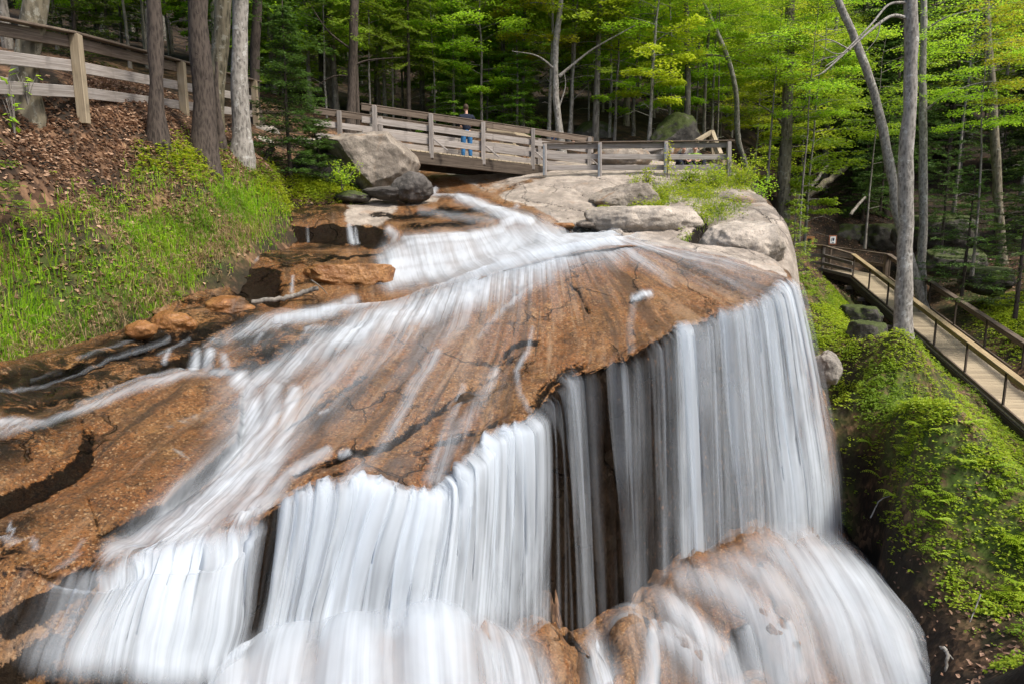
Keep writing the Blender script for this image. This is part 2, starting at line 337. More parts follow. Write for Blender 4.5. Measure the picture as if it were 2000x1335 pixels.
CRACK = [  # dark seams on the slab (surveyed), width, strength
 ([(1105,545),(1130,570),(1150,608)],6,7,1,1),([(1005,690),(975,705),(985,685),(1010,668),(1060,660)],6,3,.9,.7),
 ([(560,830),(650,770),(700,735),(740,715),(800,660)],9,4,.9,.4),([(575,925),(660,885),(760,855),(850,800),(960,735)],9,8,1,.9),
 ([(850,800),(900,780),(960,765)],8,6,.9,.5),([(770,880),(850,860),(930,835),(1000,800)],9,6,.8,.5),([(1230,590),(1240,575),(1262,580)],6,4,1,.8),
 ([(1260,500),(1340,540),(1420,570),(1460,590)],9,14,.35,.6),([(1150,640),(1160,700),(1110,720)],5,8,.2,.8),
 ([(1140,712),(1100,722),(1060,770),(1030,800)],9,12,1,1),([(1050,770),(1075,740),(1140,700)],8,6,.9,.7),([(560,968),(600,945),(700,900),(760,880)],12,8,1,.5),
 ([(440,1005),(520,985),(560,972)],8,10,.6,.9),([(900,925),(850,915),(780,905)],9,9,.9,.5),([(960,740),(1000,700)],6,6,.8,.8),
 ([(200,1040),(255,1010),(330,975),(440,910),(470,880)],10,7,1,.7),([(170,960),(200,1040)],9,9,.7,1),([(0,960),(80,930),(150,890),(165,845),(160,815)],14,9,.9,1),
 ([(0,1215),(70,1170),(130,1140),(185,1080),(190,1035)],26,12,1,.9),([(0,1330),(60,1260),(110,1220)],30,18,1,.8),([(0,1080),(60,1040)],8,8,.6,.8),
 ([(130,870),(90,930),(0,985)],10,16,.6,.9),([(0,740),(120,725),(240,690),(360,650),(470,625)],24,15,.95,.8),([(60,790),(200,750),(330,720),(420,690)],18,16,.9,.7),
 ([(470,700),(560,670),(650,650)],20,14,.9,.5),([(480,670),(520,690),(460,715)],16,16,.9,.8),([(300,720),(370,690),(330,705)],18,18,.9,.9),([(690,640),(720,620),(700,650)],14,10,.9,.7),
 ([(470,640),(520,640),(380,650)],12,12,.6,.8),([(1015,690),(985,705),(975,720)],5,5,1,.6),([(720,670),(650,720),(600,770),(540,800)],8,8,.3,.7),
 ([(640,570),(700,560),(740,545)],10,10,.4,.8),([(870,550),(850,545),(880,535)],14,12,.5,.7),([(800,590),(870,560)],10,10,.4,.7),
]
crk = strokes(px, [(p_, w0 * .6, w1 * .6, d0, d1) for p_, w0, w1, d0, d1 in CRACK]) * (.75 + .5 * fbm(np.c_[px / 22., np.zeros(len(px))], 3))
RSTEP = [([(472,735),(462,860),(340,965),(200,1040)],.16,9,60,.9),([(168,812),(150,890),(80,930),(-60,985)],.15,22,50,.95),([(200,1085),(70,1165),(-40,1225)],.22,40,60,1.0),([(120,1215),(60,1265),(-30,1340)],.2,40,60,.9),
 ([(960,735),(850,800),(760,855),(660,885),(575,925)],.07,8,40,.7),([(740,715),(700,735),(650,770),(560,830)],.06,7,40,.6),([(1010,800),(930,838),(850,862),(770,882)],.06,8,30,.6),([(1062,660),(1010,668),(985,685),(975,706)],.05,6,20,.9),([(1152,700),(1110,720),(1060,765),(1030,800)],.05,8,20,.8),
 ([(1110,548),(1130,572),(1150,610)],-.0,6,10,.0),([(1262,576),(1240,577),(1230,592)],.06,7,18,.8),([(420,690),(360,685),(330,705)],.14,14,40,.9),([(650,650),(560,672),(470,705),(380,725)],.08,12,40,.6),([(480,625),(330,648),(160,708),(0,752)],.10,14,40,.7)]
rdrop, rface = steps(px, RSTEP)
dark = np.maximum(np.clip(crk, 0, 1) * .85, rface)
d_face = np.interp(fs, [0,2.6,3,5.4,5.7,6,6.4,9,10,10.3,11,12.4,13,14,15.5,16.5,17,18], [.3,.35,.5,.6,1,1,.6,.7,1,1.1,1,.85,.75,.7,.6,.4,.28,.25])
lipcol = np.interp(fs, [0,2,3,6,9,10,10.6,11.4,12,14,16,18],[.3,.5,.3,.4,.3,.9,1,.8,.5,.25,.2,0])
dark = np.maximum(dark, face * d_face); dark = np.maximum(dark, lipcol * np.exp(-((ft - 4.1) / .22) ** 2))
pale = np.zeros(len(flat))
pale = np.maximum(pale, sstep(16.55, 17.1, fs + .25 * fbm(flat * 1.2)) * (1 - face) * .9) 
pale = np.maximum(pale, sstep(16.6, 17.4, fs + .5 * fbm(flat * .9)) * face * .42)
pale = strokes(px, [([(330,830),(400,800),(440,780)],26,22,.42,.4),([(340,880),(370,900)],9,9,.5,.5)], pale)
# shape: rolling unevenness, cracks cut in, a rugged face
f3 = flat * np.array((1, 1, 1))
disp = .075 * fbm(f3 * .9, 4) + .028 * fbm(f3 * 4.0, 5)
disp += face * (.16 * fbm(flat * np.array((1.3, 1.3, .5)), 4) + .05 * fbm(flat * np.array((5, 5, 1.2)), 3))
disp -= (.05 * crk + rdrop) * (1 - face)
edge = sstep(0, .25, fs)
NRM = nrm.reshape(-1, 3)
co = flat + NRM * disp[:, None]
# the lip breaks along a jagged line
jag = np.exp(-((ft - 4.0) / .5) ** 2) * (.26 * fbm(np.c_[fs * 3.1, ft * 0, ft * 0 + 3], 4) + .10 * fbm(np.c_[fs * 13, ft * 0, ft * 0 + 6], 3))
co[:, 1] -= jag
WET = [([(470,605),(330,650),(170,712),(0,762),(-150,830)],44,50,1.5,1.5),([(420,660),(300,715),(150,770),(20,800)],26,26,1.3,1.2),([(480,650),(560,690),(500,720)],44,34,1.3,1.0),([(120,810),(30,870),(-80,890)],36,44,1.0,1.0),([(560,650),(700,640)],20,22,1.2,.9),([(650,690),(720,640),(760,600)],18,14,.9,.6),([(870,555),(800,590)],16,16,.9,.6),([(60,1000),(0,1040)],30,30,.9,.9),([(210,1040),(300,1000),(450,930)],16,12,1.0,.8),([(620,820),(760,720)],16,14,.8,.5),([(930,790),(1030,720)],18,14,.7,.6),([(1340,520),(1440,565)],20,18,.8,.6)]
wet = np.clip(strokes(px, WET), 0, 1)
lipw = np.r_[0, np.cumsum(np.linalg.norm(np.diff(g[:, np.argmin(abs(Trow - 4))], axis=0), axis=1))]; topw = np.r_[0, np.cumsum(np.linalg.norm(np.diff(g[:, np.argmin(abs(Trow - 2))], axis=0), axis=1))]
rl = np.concatenate((np.zeros((nc, 1)), np.cumsum(np.linalg.norm(np.diff(g, axis=1), axis=2), 1)), 1)
flowuv = np.c_[np.repeat((.5 * lipw + .5 * topw)[:, None], nr, 1).ravel(), rl.ravel()]
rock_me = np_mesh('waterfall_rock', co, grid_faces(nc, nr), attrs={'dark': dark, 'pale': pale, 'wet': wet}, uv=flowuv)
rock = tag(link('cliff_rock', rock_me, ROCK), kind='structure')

# ---------------------------------------------------------------- upper bedrock as a heightfield
UP = [(q[0]) for q in RC[:17]]
UPTS = [(u, v, Y) for (u, v, Y) in UP] + [
 (760,552,14.0),(900,532,14.35),(1000,498,14.7),(1060,478,15.0),(1130,468,15.2),(1190,462,15.4),
 (745,500,15.2),(800,470,15.7),(900,455,16.0),(960,452,16.2),(1000,425,16.9),(1040,432,17.0),(1070,455,16.2),
 (1300,465,16.0),(1400,485,15.9),(1480,503,15.8),(1510,512,15.9),(1340,472,16.2),(1250,452,16.6),
 (1150,440,17.5),(1100,445,17.2),(1220,415,18.6),(1300,405,18.8),(1355,405,18.7),(1370,430,17.6),(1300,440,17.2),(1395,440,17.4),
 (1430,425,18.2),(1500,425,18.3),(1520,470,16.9),(1528,440,18.0),(1060,415,18.6),(1000,400,19.4),(1160,410,18.9),(1100,380,20.4),(1200,392,19.8),(1210,360,21.0),
 (1280,338,22.2),(1300,340,22.2),(1100,345,22.2),(1000,352,22.5),(960,376,20.8),(1400,335,23.0),(1380,325,24.5),(1250,322,24.5),(1150,325,24.5),(1380,370,20.6),(1420,385,20.2),
 (930,385,20.2),(880,378,20.8),(850,380,20.8),(900,365,22.0),(860,340,24.0),(950,335,25.0),(840,330,25.5),(1050,322,26.),(700,325,27.0),
 (780,388,19.8),(700,398,19.0),(830,400,19.0),(620,402,18.3),(560,412,17.8),(540,430,16.9),(690,430,17.2),(600,430,17.0),(800,430,17.4),(900,420,17.6),(960,410,18.0),
 (525,468,16.4),(600,470,16.3),(690,472,16.2),(760,480,15.9),(480,490,14.9),(600,490,15.2),(700,500,14.9),(430,510,14.0),(540,515,14.2),(640,520,14.2),(730,525,14.3),
 (440,548,13.0),(480,585,12.6),(560,580,12.8),(660,575,13.0),(740,560,13.5),(360,560,12.4),(420,600,11.9),(300,610,11.3),(200,680,9.6)]
uw = np.array([P(*q) for q in UPTS]); up_f = TPS(uw[:, :2], uw[:, 2], 2e-3)
def fan_grid(y0, y1, ny, a0, a1, na, powr=1.0):
    ys = y0 * (y1 / y0) ** np.linspace(0, 1, ny); aa = np.linspace(a0, a1, na)
    Yg, Ag = np.meshgrid(ys, aa, indexing='ij'); return np.stack(((Yg * Ag).ravel(), Yg.ravel()), 1), ny, na
qxy, ny_, na_ = fan_grid(11.3, 26.5, 330, -.53, .47, 380)
uz = up_f(qxy)
ub = np.c_[qxy, uz]; upx = pix(ub)
LEDGE = [([(525,448),(600,452),(690,456),(760,462)],13,11,1,.9),([(480,560),(540,560),(600,548)],24,16,1,.8),([(610,545),(690,550),(740,535)],14,14,1,.9),
 ([(740,490),(760,520),(748,545)],9,9,.9,1),([(360,590),(420,580),(440,600)],20,20,.9,.9),([(430,490),(480,480),(520,500),(560,520)],18,10,.8,.7),
 ([(600,505),(700,495),(760,498)],6,6,.9,.9),([(700,418),(800,422),(900,405)],6,5,.6,.9),([(850,415),(930,405),(960,415)],5,8,.9,.6),([(780,445),(860,436),(960,430)],6,7,.9,.7),
 ([(900,447),(960,440)],8,8,.6,.7),([(440,520),(520,525),(600,508)],9,7,.8,.8),([(520,415),(620,398),(680,408)],14,10,.8,.4),
 ([(1060,440),(1130,425),(1200,435)],5,4,.6,.9),([(1220,350),(1160,385),(1170,415)],10,26,.0,.0)]
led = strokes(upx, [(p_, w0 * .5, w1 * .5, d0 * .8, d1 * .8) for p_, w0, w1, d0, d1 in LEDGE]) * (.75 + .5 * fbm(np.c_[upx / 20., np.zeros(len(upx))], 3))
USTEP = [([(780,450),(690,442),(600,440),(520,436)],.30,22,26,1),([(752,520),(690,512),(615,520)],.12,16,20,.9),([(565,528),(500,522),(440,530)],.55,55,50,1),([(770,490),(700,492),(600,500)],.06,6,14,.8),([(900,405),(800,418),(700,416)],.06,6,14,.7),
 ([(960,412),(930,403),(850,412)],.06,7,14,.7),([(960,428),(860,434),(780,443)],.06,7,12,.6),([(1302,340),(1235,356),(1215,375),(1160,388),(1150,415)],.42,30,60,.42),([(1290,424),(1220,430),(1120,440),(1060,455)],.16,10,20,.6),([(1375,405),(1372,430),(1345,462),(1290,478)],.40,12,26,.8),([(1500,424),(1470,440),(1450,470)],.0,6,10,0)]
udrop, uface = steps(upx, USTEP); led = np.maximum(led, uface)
PALE_U = [([(700,400),(760,398),(740,420),(690,422)],26,22,1,1),([(800,392),(850,390)],16,14,.8,.6)]
pl = strokes(upx, PALE_U)
rightness = sstep(0, 1, (upx[:, 0] - np.interp(upx[:, 1], [300,330,370,390,410,440,455,470,490,510,530], [790,830,900,960,1015,1075,1130,1230,1330,1440,1525])) / 50)
pl = np.maximum(pl, rightness)
pl = np.maximum(pl, sstep(345, 325, upx[:, 1]))
pl *= 1 - .8 * strokes(upx, [([(840,345),(880,370),(930,372)],22,14,1,.8),([(940,360),(990,350)],16,12,.8,.6)])
wetbrown = strokes(upx, [([(940,385),(1060,350)],14,10,.75,.65)])
dk_u = led.copy(); pl *= 1 - .85 * wetbrown
cree = strokes(upx, [([(1110,448),(1180,445),(1230,465)],4,3,.8,.8),([(1370,415),(1368,445),(1330,470)],5,4,.9,.8),([(1160,425),(1250,432),(1290,420)],4,4,.5,.7),([(1190,415),(1225,360),(1280,345)],9,7,.55,.4),
   ([(1240,470),(1300,462),(1340,470)],3,3,.7,.7),([(1150,452),(1230,448),(1300,440),(1330,450)],3,3,.8,.7),([(1050,365),(1120,372),(1150,395)],2,2,.6,.6),([(1010,395),(1100,405),(1160,418)],2,3,.5,.8),([(1430,470),(1500,455),(1520,470)],4,6,.4,.6),([(1395,500),(1440,475),(1470,440)],3,3,.5,.6),([(1490,425),(1510,460),(1522,500)],10,10,.5,.5),([(1300,465),(1330,455),(1370,470)],3,3,.6,.5),([(1210,380),(1240,370),(1235,400),(1180,412)],20,20,.45,.45)])
dk_u = np.maximum(dk_u, cree * .8)
wall = strokes(upx, [([(1460,428),(1500,440),(1525,480)],16,10,.5,.5)])
du = .06 * fbm(ub * .8, 4) + .028 * fbm(ub * 4, 4) - udrop - .10 * cree + .16 * strokes(upx, [([(1220,425),(1320,415)],40,30,1,1)]) + .14 * strokes(upx, [([(1420,455),(1490,440)],40,40,1,1)]) + .10 * strokes(upx, [([(1050,385),(1180,370)],50,30,1,1)])
ub2 = ub.copy(); ub2[:, 2] += du
# right-hand flank of the granite drops into the gully
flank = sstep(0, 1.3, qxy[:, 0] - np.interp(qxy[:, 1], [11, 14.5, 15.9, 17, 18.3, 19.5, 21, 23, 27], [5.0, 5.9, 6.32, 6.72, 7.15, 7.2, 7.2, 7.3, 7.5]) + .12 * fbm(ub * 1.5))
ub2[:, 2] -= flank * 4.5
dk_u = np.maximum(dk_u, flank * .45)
CLIP = [(-400,860),(0,735),(160,690),(330,637),(470,592),(540,604),(605,606),(680,604),(740,596),(800,581),(860,561),(915,541),(970,521),(1020,506),(1060,496),(1090,489),(1150,478),(1215,470),(1250,468),(1370,482),(1460,497),(1512,514),(1530,530),(1700,560)]
cl = np.array(CLIP, float); below = upx[:, 1] - np.interp(upx[:, 0], cl[:, 0], cl[:, 1])
ub2[:, 2] = np.where(below > -14, ub2[:, 2] - du * sstep(-14, 0, below) - .05 * sstep(-8, 4, below), ub2[:, 2])
upf = grid_faces(ny_, na_); upf = upf[below[upf].min(1) < 7]
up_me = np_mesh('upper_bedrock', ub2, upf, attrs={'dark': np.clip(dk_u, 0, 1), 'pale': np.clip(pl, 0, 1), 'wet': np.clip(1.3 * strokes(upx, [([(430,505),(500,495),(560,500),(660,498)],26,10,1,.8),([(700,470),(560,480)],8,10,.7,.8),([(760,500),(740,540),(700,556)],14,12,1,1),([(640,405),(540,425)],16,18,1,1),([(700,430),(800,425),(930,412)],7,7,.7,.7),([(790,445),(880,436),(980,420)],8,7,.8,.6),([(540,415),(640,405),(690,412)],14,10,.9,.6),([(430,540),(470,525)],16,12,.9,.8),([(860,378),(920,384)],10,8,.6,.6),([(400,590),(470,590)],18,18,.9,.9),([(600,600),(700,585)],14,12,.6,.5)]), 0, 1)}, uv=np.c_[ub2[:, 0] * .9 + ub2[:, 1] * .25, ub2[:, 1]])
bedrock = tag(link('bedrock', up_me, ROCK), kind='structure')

# ---------------------------------------------------------------- forest ground as one sheet to the far slopes
GP = [(0,722,8.75),(130,682,9.85),(250,642,10.75),(330,598,11.7),(430,525,13.0),(520,440,16.0),(560,408,17.9),(690,390,19.3),(600,405,18.2),
 (-200,780,7.4),(-350,900,5.9),(-200,600,8.2),(-200,300,9.0),(-300,150,10.5),(0,560,9.5),(120,560,10.2),(250,560,11.0),(0,400,10.0),(200,420,11.8),(350,450,13.0),(420,380,14.6),(480,360,16.2),(540,350,17.8),
 (0,190,11.5),(140,203,12.8),(345,228,16.0),(490,240,22.0),(300,262,14.2),(240,230,14.0),(400,308,15.6),(470,302,17.2),(100,300,11.8),(220,320,13.0),(45,208,12.2),
 (520,310,20.0),(600,275,23.0),(640,240,25.5),(560,260,25.0),(250,176,19.0),(120,152,17.0),(0,112,17.5),(-200,95,16.0),(350,176,22.0),(460,170,27.0),(200,125,28.0),(500,150,36.0),(0,75,26.0),
 (700,275,26.0),(850,290,27.5),(1000,288,28.0),(1100,292,28.5),(1200,288,29.0),(1300,280,29.0),(1400,300,27.0),(1450,330,26.0),
 (700,235,36.0),(1000,245,38.0),(1300,250,38.0),(700,150,52.0),(1000,165,54.0),(1300,180,54.0),(500,90,60.0),(1000,60,75.0),(1500,100,75.0),(200,0,75.0),(1900,60,75.0),
 (1500,400,27.0),(1530,470,30.0),(1560,510,34.5),(1605,535,33.5),(1640,560,31.5),(1600,420,38.0),(1650,390,42.0),(1720,360,44.0),(1600,330,50.0),(1500,330,40.0),(1750,300,50.0),
 (1560,560,22.0),(1600,590,21.5),(1620,640,20.0),(1680,640,22.0),(1650,700,18.5),(1700,640,26.0),(1760,700,19.5),
 (1740,655,18.2),(1770,690,17.0),(1700,715,15.8),(1670,760,15.0),(1850,760,16.3),(1900,800,16.0),(1960,880,14.8),(2000,920,14.2),(1800,820,14.3),(1900,950,12.6),
 (1720,900,12.9),(1740,1000,11.8),(1690,960,13.2),(1680,1050,13.0),(1780,1120,10.6),(1880,1120,10.3),(1990,1120,9.9),(2100,1100,9.6),(1850,1250,9.4),(1840,1330,8.9),(1920,1280,8.8),(2000,1300,8.0),(1980,1400,7.3),(1850,1480,7.6),(2200,1500,6.0),
 (2050,850,16.5),(2150,880,14.5),(2250,900,12.0),(2000,690,20.5),(1950,600,25.0),(1850,560,30.0),(1780,500,35.0),(1900,480,34.0),(2000,560,26.0),(2100,560,22.0),(2200,560,18.0),(1900,380,42.0),(2000,400,36.0),(2200,300,36.0),(2000,200,60.0),
 (1600,760,18.2),(1650,930,16.0)]
gw = [P(*q) for q in GP]
for col in RC[:17:2]:
    for q in (col[1], col[3], col[5], col[8]):
        w = P(*q); w[2] -= 1.6 if q is not col[8] else 2.6; gw.append(w)
for (u, v, Y) in [(900,400,19),(1000,380,21),(1200,380,20.5),(1300,430,18),(1100,440,17.5),(800,430,17.5),(700,480,16),(600,520,14.5),(1250,345,22.5),(1050,345,23),(1200,460,16),(1350,460,17),(1000,330,25),(900,340,24),(1150,320,26),(1450,500,16)]:
    w = P(u, v, Y); w[2] -= .9; gw.append(w)
for (u, v, Y) in [(250,740,8.9),(130,790,7.8),(40,840,7.0),(-40,890,6.3),(-150,960,6.0),(-260,1050,5.7),(60,760,7.9),(20,772,7.4),(100,735,8.3),(-60,805,7.0),(200,705,9.2),(360,680,10.2),(-100,830,6.5),(-250,900,6.0)]:
    w = P(u, v, Y); w[2] -= .9; gw.append(w)
for w in [(-70,20,14),(-75,60,28),(-70,110,50),(0,120,44),(70,110,44),(75,60,20),(60,25,6),(35,12,0),(25,5,-2),(-25,5,2),(14,3,-6.5),(9,7,-5.2),(12,9,-4.2),(8,4,-6.8),(16,8,-3),(7,5.5,-6.2),(0,3,-8),(-10,3,-5),(6,6,-9),(2,6,-9)]: gw.append(np.array(w, float))
gw = np.array(gw); ground_f = TPS(gw[:, :2], gw[:, 2], 2e-2)
gxy, gny, gna = fan_grid(3.6, 125, 430, -1.15, 1.15, 480)
gb = np.c_[gxy, ground_f(gxy)]
far = np.clip(gxy[:, 1] / 20, .5, 3)
gb[:, 2] += .10 * fbm(gb * .7, 4) * far + .035 * fbm(gb * 3, 4)
gpx = pix(gb)
GREEN = [([(60,600),(200,560),(350,480),(480,400)],110,70,.9,.9),([(300,330),(420,330)],40,40,.5,.5),([(1640,600),(1620,660)],60,50,.9,.8),([(1720,760),(1850,900),(1950,1050)],110,150,.9,.9),([(1980,620),(1900,590)],50,60,.8,.6),([(1660,960),(1650,1040)],25,25,.8,.7)]
gg = strokes(gpx, GREEN)
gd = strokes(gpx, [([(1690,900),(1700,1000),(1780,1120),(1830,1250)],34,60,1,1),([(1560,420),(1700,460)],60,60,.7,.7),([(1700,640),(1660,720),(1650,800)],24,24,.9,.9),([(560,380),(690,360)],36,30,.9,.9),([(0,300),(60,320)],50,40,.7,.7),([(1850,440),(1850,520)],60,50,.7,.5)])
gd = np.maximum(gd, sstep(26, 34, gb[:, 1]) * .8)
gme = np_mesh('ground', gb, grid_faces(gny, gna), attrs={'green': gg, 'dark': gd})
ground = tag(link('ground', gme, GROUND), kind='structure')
def gsurf(xy):
    xy = np.asarray(xy, float); b = np.c_[xy, ground_f(xy)]; fr = np.clip(xy[:, 1] / 20, .5, 3)
    c = np.c_[xy, ground_f(xy)]; b[:, 2] = c[:, 2] + .10 * fbm(c * .7, 4) * fr
    d = b.copy(); b[:, 2] += .035 * fbm(d * 3, 4); return b
def ground_z(x, y): return float(ground_f(np.array([[x, y]]))[0])

# ---------------------------------------------------------------- apron below the falls
AC = [
 [(420,1230,6.1),(430,1280,5.9),(420,1330,5.7),(400,1400,5.4),(380,1500,5.1)],
 [(560,1180,6.6),(550,1215,6.4),(520,1270,6.1),(490,1340,5.7),(470,1480,5.2)],
 [(700,1190,6.9),(700,1215,6.6),(690,1260,6.2),(680,1340,5.8),(670,1480,5.3)],
 [(830,1160,7.05),(840,1185,6.8),(850,1235,6.45),(855,1310,6.05),(860,1480,5.5)],
 [(950,1200,7.7),(955,1230,7.3),(970,1280,6.9),(985,1340,6.5),(1000,1480,5.9)],
 [(1040,1205,8.6),(1045,1228,8.2),(1060,1265,7.7),(1075,1330,7.2),(1090,1480,6.5)],
 [(1130,1225,9.6),(1135,1255,9.3),(1150,1300,8.8),(1160,1350,8.2),(1170,1480,7.3)],
 [(1220,1160,10.3),(1225,1185,10.0),(1230,1240,9.3),(1240,1310,8.6),(1250,1480,7.6)],
 [(1310,1080,11.2),(1315,1105,10.8),(1345,1190,9.9),(1370,1280,9.2),(1400,1480,8.0)],
 [(1420,1030,11.8),(1430,1052,11.3),(1480,1150,10.3),(1520,1260,9.5),(1560,1480,8.2)],
 [(1520,1000,12.3),(1530,1030,12.0),(1590,1130,10.8),(1650,1250,9.8),(1710,1480,8.4)],
 [(1590,1000,12.8),(1610,1040,12.4),(1680,1140,11.0),(1750,1250,9.9),(1830,1480,8.5)],
 [(1650,1010,13.6),(1670,1060,13.0),(1750,1160,11.4),(1830,1260,10.1),(1930,1480,8.6)],
 [(1690,1030,14.2),(1720,1090,13.6),(1800,1190,12.0),(1880,1290,10.8),(1990,1500,9.2)],
]
ac = np.array([[P(*q) for q in col] for col in AC])
ag = crom(crom(ac, [16, 40, 50, 34], 1), 34, 0); anc, anr = ag.shape[:2]
an = grid_normals(ag)
if an[anc // 2, 60, 2] < 0: an = -an
af = ag.reshape(-1, 3); AN = an.reshape(-1, 3)
aS = np.repeat(np.linspace(0, len(AC) - 1, anc)[:, None], anr, 1).ravel()
aT = np.repeat(np.concatenate([np.linspace(i, i + 1, n, endpoint=False) for i, n in enumerate([16, 40, 50, 34])] + [[4.0]])[None], anc, 0).ravel()
apx = pix(af)
lump = strokes(apx, [([(1055,1275),(1085,1300)],50,56,1,1),([(1225,1225),(1230,1300)],34,46,1,1),([(1370,1090),(1320,1120)],36,30,.35,.35),([(1480,1140),(1530,1250)],36,50,.7,.6),([(830,1165),(820,1240)],60,60,.1,.1),([(1290,1200),(1340,1280)],30,50,.5,.6)])
adisp = .22 * lump + .07 * fbm(af * 1.5, 4) + .02 * fbm(af * 6, 3)
ridge = 1 - abs(2 * fbm(af * .9 + 3, 3)); aco = af + AN * (adisp + .20 * fbm(af * 1.2, 4) + .16 * (ridge - .6) + .07 * fbm(af * 4, 4) - .07)[:, None]
acr = strokes(apx, [([(1110,1240),(1140,1290),(1165,1335)],10,10,.7,.9),([(1190,1260),(1200,1330)],7,7,.7,.6),([(1260,1200),(1275,1260),(1290,1335)],8,10,.8,.7),([(1500,1170),(1560,1290)],8,10,.7,.8),([(1360,1180),(1420,1215)],6,6,.6,.6)])
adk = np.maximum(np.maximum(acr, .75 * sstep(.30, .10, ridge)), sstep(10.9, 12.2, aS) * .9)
alen = np.concatenate((np.zeros((anc, 1)), np.cumsum(np.linalg.norm(np.diff(ag, axis=1), axis=2), 1)), 1)
aw = np.r_[0, np.cumsum(np.linalg.norm(np.diff(ag[:, 60], axis=0), axis=1))]
auv = np.c_[np.repeat(aw[:, None], anr, 1).ravel(), alen.ravel()]
ame = np_mesh('foot_rock', aco, grid_faces(anc, anr), attrs={'dark': adk, 'pale': aS * 0, 'wet': aS * 0}, uv=auv)
tag(link('foot_rock', ame, ROCK), kind='structure')
# ---------------------------------------------------------------- water: films over the rock and falling sheets
FOAM = [
 ([(1195,466),(1130,476),(1060,512),(980,555),(860,592),(740,632),(640,672),(560,722),(505,748)],44,30,1.15,.85),
 ([(1120,480),(1040,535),(940,580),(830,600),(760,625)],34,26,1.0,.7),
 ([(1045,470),(980,505),(900,528),(800,552),(700,590),(600,612),(500,640),(420,662)],36,14,1.1,.55),
 ([(760,560),(700,590),(620,612)],14,10,.8,.6),
 ([(470,742),(492,770),(492,820),(470,890),(425,965),(340,1045)],26,60,1.0,1.0),([(535,760),(530,800),(500,890),(450,960)],26,44,.9,.9),([(575,765),(560,830),(515,930),(470,1010)],20,38,.9,.8),
 ([(740,650),(650,725),(590,800),(550,870),(500,960),(470,1020)],30,30,.55,.5),([(560,745),(470,745)],10,10,.7,.9),
 ([(800,650),(720,720),(650,800)],30,22,.45,.25),([(900,620),(820,690),(760,760)],36,20,.45,.2),
 ([(460,860),(400,930),(310,1010),(230,1085)],26,34,.35,.75),([(640,880),(560,930),(500,1000)],10,22,.5,.6),
 ([(850,688),(812,750),(770,830),(720,905)],15,17,.62,.35),([(705,905),(690,935)],24,24,.4,.6),
 ([(965,728),(935,790),(885,860),(850,935)],16,24,.45,.4),([(905,760),(880,820),(850,900)],9,14,.4,.35),([(1028,690),(1008,725),(1015,775),(1032,800)],6,7,.5,.4),([(1040,640),(1030,690)],5,6,.35,.4),
 ([(1105,488),(1060,545),(1000,590),(960,625),(935,660)],16,9,.75,.3),([(1000,560),(970,610),(950,650)],9,6,.5,.3),([(1075,530),(1020,575),(990,600)],5,8,.7,.6),([(1090,495),(1015,575)],8,8,.6,.5),
 ([(1130,480),(1100,510),(1085,540)],9,6,.6,.15),([(1165,478),(1150,510)],12,9,.55,.1),([(1190,474),(1185,505)],12,9,.5,.1),([(1210,474),(1240,505),(1290,535),(1310,555)],16,9,.65,.25),
 ([(1200,468),(1290,490),(1370,507),(1450,525),(1520,548)],16,13,.75,.4),([(1320,500),(1400,535),(1470,580)],10,12,.35,.3),([(1240,492),(1330,530),(1380,565)],7,7,.3,.2),
 ([(1238,583),(1252,578),(1268,577)],7,7,1.0,.9),([(1238,590),(1230,640),(1235,690)],8,10,.25,.2),
 ([(545,640),(470,652),(400,672)],10,7,.6,.4),([(640,640),(600,648),(620,640)],8,8,.5,.5),([(330,655),(250,684),(170,718),(90,748),(0,768)],4,4,.24,.28),([(265,662),(200,690),(150,705)],3,3,.2,.24),([(120,722),(60,742)],3,3,.15,.15),
 ([(385,684),(378,716)],10,12,.75,.95),([(410,684),(405,716)],12,12,.9,1.0),([(435,694),(440,710)],10,10,.7,.7),([(330,680),(320,705)],6,6,.5,.6),([(370,655),(310,690)],5,5,.3,.3),
 ([(470,722),(380,728),(280,755),(190,785),(90,825),(0,850)],9,8,.6,.45),([(360,722),(250,748),(150,790)],7,6,.35,.3),([(0,832),(50,825),(100,822)],9,7,.75,.4),
([(0,1055),(45,1048),(80,1055)],7,7,.5,.4),([(20,1020),(25,1050)],6,6,.4,.5),([(120,1110),(150,1080),(165,1050)],8,7,.35,.3),([(35,1170),(40,1210)],5,6,.3,.3),
 ([(680,638),(700,650)],10,8,.6,.3),([(610,645),(590,665)],8,10,.5,.3),([(510,655),(500,670)],8,9,.5,.3),([(680,880),(665,885)],6,6,.7,.6),([(625,805),(640,800)],6,6,.5,.4),
]
VEIL = [([(1130,480),(980,570),(800,650),(640,760)],90,110,.22,.22),([(1060,520),(960,640),(850,780),(760,880)],90,90,.17,.12),([(1190,470),(1330,520),(1480,560)],40,40,.22,.18),([(1150,490),(1180,560)],60,50,.16,.08),([(900,680),(960,760),(900,880)],70,60,.14,.12),
 ([(480,760),(470,900),(380,1010)],60,80,.4,.45),([(600,760),(520,900),(430,1000)],70,60,.3,.3),([(560,650),(420,690)],30,30,.15,.15),([(480,650),(400,670)],8,8,.1,.1)]
fo = np.maximum(strokes(px, FOAM), strokes(px, VEIL))
